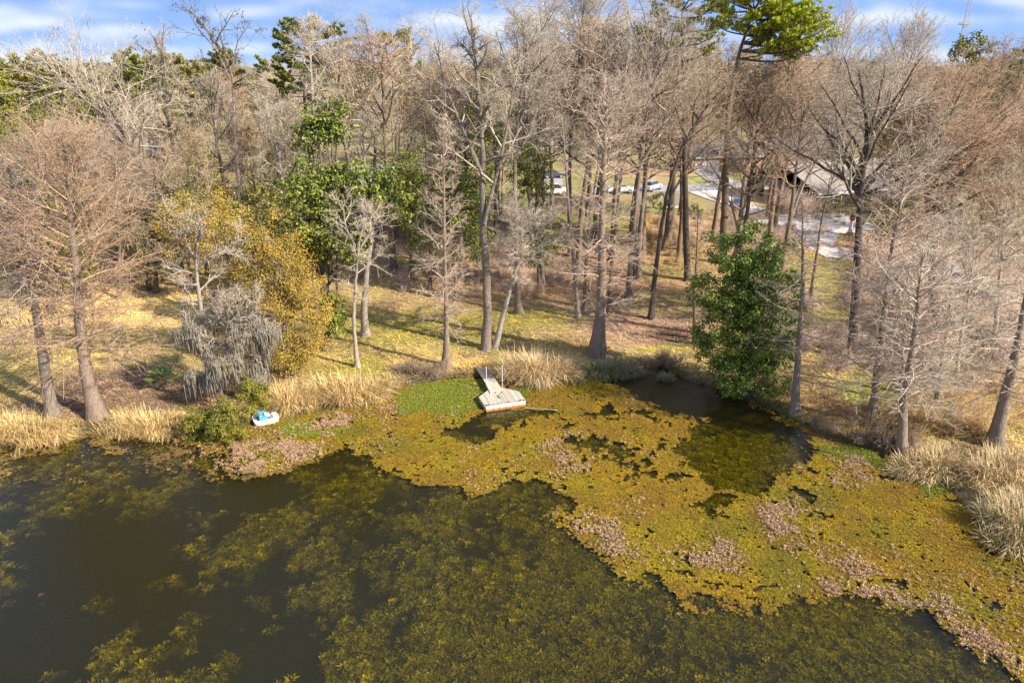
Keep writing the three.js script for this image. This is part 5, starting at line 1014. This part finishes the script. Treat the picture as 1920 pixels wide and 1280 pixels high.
// ---------------------------------------------------------------- the dock
function clip(P, nx, nz, d) {  // keeps nx x + nz z <= d
  const out = [];
  P.forEach((p, i) => {
    const q = P[(i + 1) % P.length], a = nx * p[0] + nz * p[1] - d, b = nx * q[0] + nz * q[1] - d;
    if (a <= 0) out.push(p);
    if ((a < 0 && b > 0) || (a > 0 && b < 0)) { const t = a / (a - b); out.push([lerp(p[0], q[0], t), lerp(p[1], q[1], t)]); }
  });
  return out;
}
const woodMap = noiseTexture(256, (x, y) => 0.62 + 0.3 * tnoise(x, y * 0.2, 64, 4) + 0.2 * tnoise(x, y, 24, 7));
const plankWood = mat({ vertexColors: true, map: woodMap, roughness: 0.85 });
{
  const Y = 0.36, R = rng(55), deck = toWorld([[898.6, 743.3], [917, 729.3], [941.5, 726], [971.3, 733.2], [985, 751.5], [911, 762.2]], Y);
  const base = atLevel(940, 745, 0), t = thing('floating_dock', 'weathered wooden dock platform with an orange float edge at the end of its gangway', 'dock', base), loc = (P) => P.map(([x, z]) => [x - base.x, z - base.z]);
  const D = loc(deck), a = atLevel(923, 737.2, Y), b = atLevel(933.2, 755.5, Y), dir = V(b.x - a.x, 0, b.z - a.z).normalize(), n = [dir.z, -dir.x];
  const s = D.map((p) => p[0] * n[0] + p[1] * n[1]), lo = Math.min(...s), hi = Math.max(...s), N = Math.round((hi - lo) / 0.15);
  for (let k = 0; k < N; k++) {
    const e0 = lo + ((hi - lo) * k) / N + 0.006, e1 = lo + ((hi - lo) * (k + 1)) / N - 0.006, P = clip(clip(D, n[0], n[1], e1), -n[0], -n[1], -e0);
    if (P.length < 3) continue;
    const mb = new MB(), v = 0.72 + R() * 0.5; prism(mb, P, Y - 0.045, Y + (R() - 0.5) * 0.012, [0.60 * v, 0.54 * v, 0.43 * v]); mb.build('plank', plankWood, t);
  }
  const E = D[4], F = D[5], B = D[0], C = D[3], under = new MB();
  const cen = [(E[0] + B[0]) / 2, (E[1] + B[1]) / 2], inset = D.map((p) => [lerp(p[0], cen[0], 0.03), lerp(p[1], cen[1], 0.03)]);
  prism(under, inset, -0.12, Y - 0.05, [0.16, 0.14, 0.12]); under.build('float', plankWood, t);
  const edge = (P, Q, y0, y1, col, m, name) => { for (let k = 0; k < m; k++) { const mb = new MB(), p = [lerp(P[0], Q[0], k / m + 0.004), lerp(P[1], Q[1], k / m + 0.004)], q = [lerp(P[0], Q[0], (k + 1) / m - 0.004), lerp(P[1], Q[1], (k + 1) / m - 0.004)], l = Math.hypot(q[0] - p[0], q[1] - p[1]), ox = ((q[1] - p[1]) / l) * -0.05, oz = ((q[0] - p[0]) / l) * 0.05; const v = 0.9 + R() * 0.2; prism(mb, [p, q, [q[0] + ox, q[1] + oz], [p[0] + ox, p[1] + oz]], y0, y1, col.map((c) => c * v)); mb.build(name, plankWood, t); } };
  edge(F, E, 0.16, Y + 0.01, [0.72, 0.68, 0.6], 6, 'edge_board'); edge(F, E, -0.06, 0.155, [0.50, 0.21, 0.06], 6, 'orange_board');
  edge(B, F, 0.1, Y, [0.5, 0.46, 0.4], 2, 'edge_board'); edge(E, C, 0.1, Y, [0.5, 0.46, 0.4], 2, 'edge_board');
  for (let k = 0; k < 22; k++) { const u = R(), p = [lerp(F[0], E[0], u), lerp(F[1], E[1], u)], q = [p[0] + n[0] * (R() - 0.5) * 0.1 - dir.x * (0.05 + R() * 0.2), p[1] - dir.z * (0.05 + R() * 0.2)], mb = new MB(), w = 0.02 + R() * 0.06; mb.box(q[0], Y + 0.012, q[1], w * (1 + R() * 3), 0.012, w, [0.05, 0.06, 0.05]); mb.build('scuff', plankWood, t); }
  for (const [x, y] of [[928.6, 736.8], [940.8, 735.5], [936, 746], [933.5, 743]]) { const p = atLevel(x, y, Y), mb = new MB(); mb.box(p.x - base.x, Y + 0.03, p.z - base.z, 0.12, 0.05, 0.09, [0.07, 0.06, 0.05]); mb.build('cleat', plankWood, t); }
  // gangway: light boards, then the dark ramp to the bank
  const gp = [[905.7, 710], [927.6, 708.8], [943.5, 733.5], [919.5, 736.5]].map(([x, y]) => atLevel(x, y, 0.42)), g = thing('gangway', 'narrow pale board gangway leading onto the dock', 'gangway', gp[0].clone().setY(0));
  const lerpQ = (Q, u, v) => { const p = Q[0].clone().lerp(Q[1], u), q = Q[3].clone().lerp(Q[2], u); return p.lerp(q, v); };
  for (let k = 0; k < 2; k++) for (let j = 0; j < 3; j++) { const v0 = k ? 0.37 : 0, v1 = k ? 1 : 0.362, c = 0.92 + R() * 0.16, P = [[j / 3 + 0.004, v0], [(j + 1) / 3 - 0.004, v0], [(j + 1) / 3 - 0.004, v1], [j / 3 + 0.004, v1]].map(([u, v]) => { const p = lerpQ(gp, u, v); return [p.x - gp[0].x, p.z - gp[0].z]; }), mb = new MB(); prism(mb, P, 0.365, 0.42, [0.60 * c, 0.55 * c, 0.42 * c]); mb.build('board', plankWood, g); }
  const rp = [onGround(890.5, 690.5), onGround(917, 692.5), gp[1], gp[0]], ramp = thing('ramp', 'dark weathered ramp from the bank to the gangway', 'ramp', rp[0].clone().setY(0));
  rp[0].y += 0.12; rp[1].y += 0.12;
  for (let j = 0; j < 7; j++) {
    const v0 = j / 7 + 0.008, v1 = (j + 1) / 7 - 0.008, Q = [[0, v0], [1, v0], [1, v1], [0, v1]].map(([u, v]) => lerpQ(rp, u, v)), mb = new MB(), c = 0.85 + R() * 0.3, ys = new Map(Q.map((p) => [(p.x - rp[0].x).toFixed(4) + (p.z - rp[0].z).toFixed(4), p.y]));
    const y = (p) => ys.get(p[0].toFixed(4) + p[1].toFixed(4)); prism(mb, Q.map((p) => [p.x - rp[0].x, p.z - rp[0].z]), (p) => y(p) - 0.05, y, [0.20 * c, 0.165 * c, 0.15 * c]); mb.build('board', plankWood, ramp);
  }
  const pole = (x, y0, y1, label) => { const p = atLevel(x, y0, 0.1), q = atPlane(x - 0.3, y1, p.z), o = thing('dock_pole', label, 'pole', V(p.x, -0.9, p.z)), mb = new MB(); mb.tube([V(0, 0, 0), V(q.x - p.x, q.y + 0.9, 0)], [0.035, 0.035], 8, [0.62, 0.63, 0.66]); mb.build('pipe', mat({ vertexColors: true, metalness: 0.3, roughness: 0.4 }), o); const c = new MB(); c.tube([V(q.x - p.x, q.y + 0.9, 0), V(q.x - p.x, q.y + 0.95, 0)], [0.045, 0.04], 8, [0.75, 0.75, 0.76]); c.build('cap', plankWood, o); };
  pole(911.8, 727, 690, 'thin pale pipe standing at the left side of the gangway');
  pole(941.8, 726, 686.5, 'thin pale pipe standing at the right side of the gangway');
  const p = atLevel(984, 764, 0.03), q = atLevel(1046, 768.5, 0.03), o = new MB(); o.tube([p, p.clone().lerp(q, 0.5).add(V(0, 0.01, 0.06)), q], [0.035, 0.03, 0.025], 6, [0.45, 0.36, 0.22]);
  tag(o.build('floating_pole', plankWood), 'thin pale pole floating on the water off the dock corner', 'pole');
}
{
  // the pedal boat drawn up beside the green shrub
  const p = atLevel(479, 799, 0.05), q = atLevel(524, 789, 0.05), c = p.clone().lerp(q, 0.5), turn = Math.atan2(-(q.z - p.z), q.x - p.x), L = p.distanceTo(q) * 1.04, W = 1.1;
  const t = thing('pedal_boat', 'small blue and white pedal boat beached among reeds beside the green shrub', 'pedal boat', V(c.x, 0.02, c.z).add(V(Math.sin(turn) * -W * 0.45, 0, Math.cos(turn) * -W * 0.45)), turn);
  const outline = (l, w, k) => { const s = new THREE.Shape(); s.moveTo(-l / 2 + k, -w / 2); s.lineTo(l / 2 - k * 2, -w / 2); s.quadraticCurveTo(l / 2, -w / 2, l / 2, 0); s.quadraticCurveTo(l / 2, w / 2, l / 2 - k * 2, w / 2); s.lineTo(-l / 2 + k, w / 2); s.quadraticCurveTo(-l / 2, w / 2, -l / 2, w / 2 - k); s.lineTo(-l / 2, -w / 2 + k); s.quadraticCurveTo(-l / 2, -w / 2, -l / 2 + k, -w / 2); return s; };
  const put = (n, g, m, x = 0, y = 0, z = 0, par = t) => { const o = shadows(new THREE.Mesh(g, m)); o.name = n; o.position.set(x, y, z); par.add(o); return o; };
  const up = (g) => { g.rotateX(-Math.PI / 2); return g; };
  const wh = mat({ color: rgb(0.80, 0.82, 0.84), roughness: 0.4 }), bl = mat({ color: rgb(0.10, 0.36, 0.62), roughness: 0.45 }), pale = mat({ color: rgb(0.55, 0.70, 0.82), roughness: 0.5 }), junk = mat({ color: rgb(0.20, 0.13, 0.09) });
  put('hull', up(new THREE.ExtrudeGeometry(outline(L * 0.94, W * 0.9, 0.2), { depth: 0.15, bevelEnabled: true, bevelSize: 0.05, bevelThickness: 0.05, bevelSegments: 3, curveSegments: 10 })), mat({ color: rgb(0.62, 0.58, 0.42), roughness: 0.6 }), 0, 0, 0);
  const rim = outline(L, W, 0.22); rim.holes.push(outline(L * 0.78, W * 0.72, 0.15));
  put('gunwale', up(new THREE.ExtrudeGeometry(rim, { depth: 0.10, bevelEnabled: true, bevelSize: 0.04, bevelThickness: 0.04, bevelSegments: 3, curveSegments: 10 })), wh, 0, 0.17, 0);
  put('well', up(new THREE.ExtrudeGeometry(outline(L * 0.78, W * 0.72, 0.15), { depth: 0.02, bevelEnabled: false })), mat({ color: rgb(0.30, 0.34, 0.36) }), 0, 0.195, 0);
  const blk = (w, h, d) => { const s = new THREE.Shape(); s.moveTo(-w / 2, 0); s.lineTo(w / 2, 0); s.lineTo(w / 2 - 0.05, h * 0.55); s.lineTo(-w / 2 + 0.2, h * 0.6); s.lineTo(-w / 2 + 0.1, h); s.lineTo(-w / 2, h); const g = new THREE.ExtrudeGeometry(s, { depth: d, bevelEnabled: true, bevelSize: 0.025, bevelThickness: 0.025, bevelSegments: 2 }); g.translate(0, 0, -d / 2); return g; };
  for (const z of [-0.28, 0.28]) put('seat', blk(0.5, 0.46, 0.4), bl, -L * 0.12, 0.2, z);
  put('console', blk(0.35, 0.34, 0.3), pale, L * 0.08, 0.2, 0); put('bow_hump', new THREE.SphereGeometry(0.26, 14, 8, 0, 6.2832, 0, 1.57), wh, L * 0.34, 0.2, -0.12);
  for (const [x, z, s] of [[0.12, 0.3, 0.16], [0.2, 0.05, 0.13], [0.24, -0.3, 0.14]]) put('debris', new THREE.DodecahedronGeometry(s, 1), junk, L * x, 0.27, z);
}
// a fallen branch on the leaf litter
{
  const R = rng(71), b = onGround(1190, 618), t = thing('fallen_branch', 'fallen dead branch lying in the leaf litter below the leaning trunk', 'branch', onGround(1240, 625)), o = t.position;
  const pts = [[1238, 628], [1262, 630], [1290, 634]].map(([x, y]) => onGround(x, y).add(V(0, 0.12, 0)).sub(o)), mb = new MB(); mb.tube(pts, [0.09, 0.07, 0.03], 7, BARK.dark); mb.build('stem', M.bark, t);
  const tw = new MB(); for (let k = 0; k < 16; k++) { const p = along(pts, R()); tw.cone(p, p.clone().add(V((R() - 0.5) * 1.6, R() * 0.9, (R() - 0.5) * 1)), 0.03, BARK.brown); } tw.build('side_branch', M.twig, t);
}
console.log('all triangles', Math.round(total));
renderer.render(scene, camera);
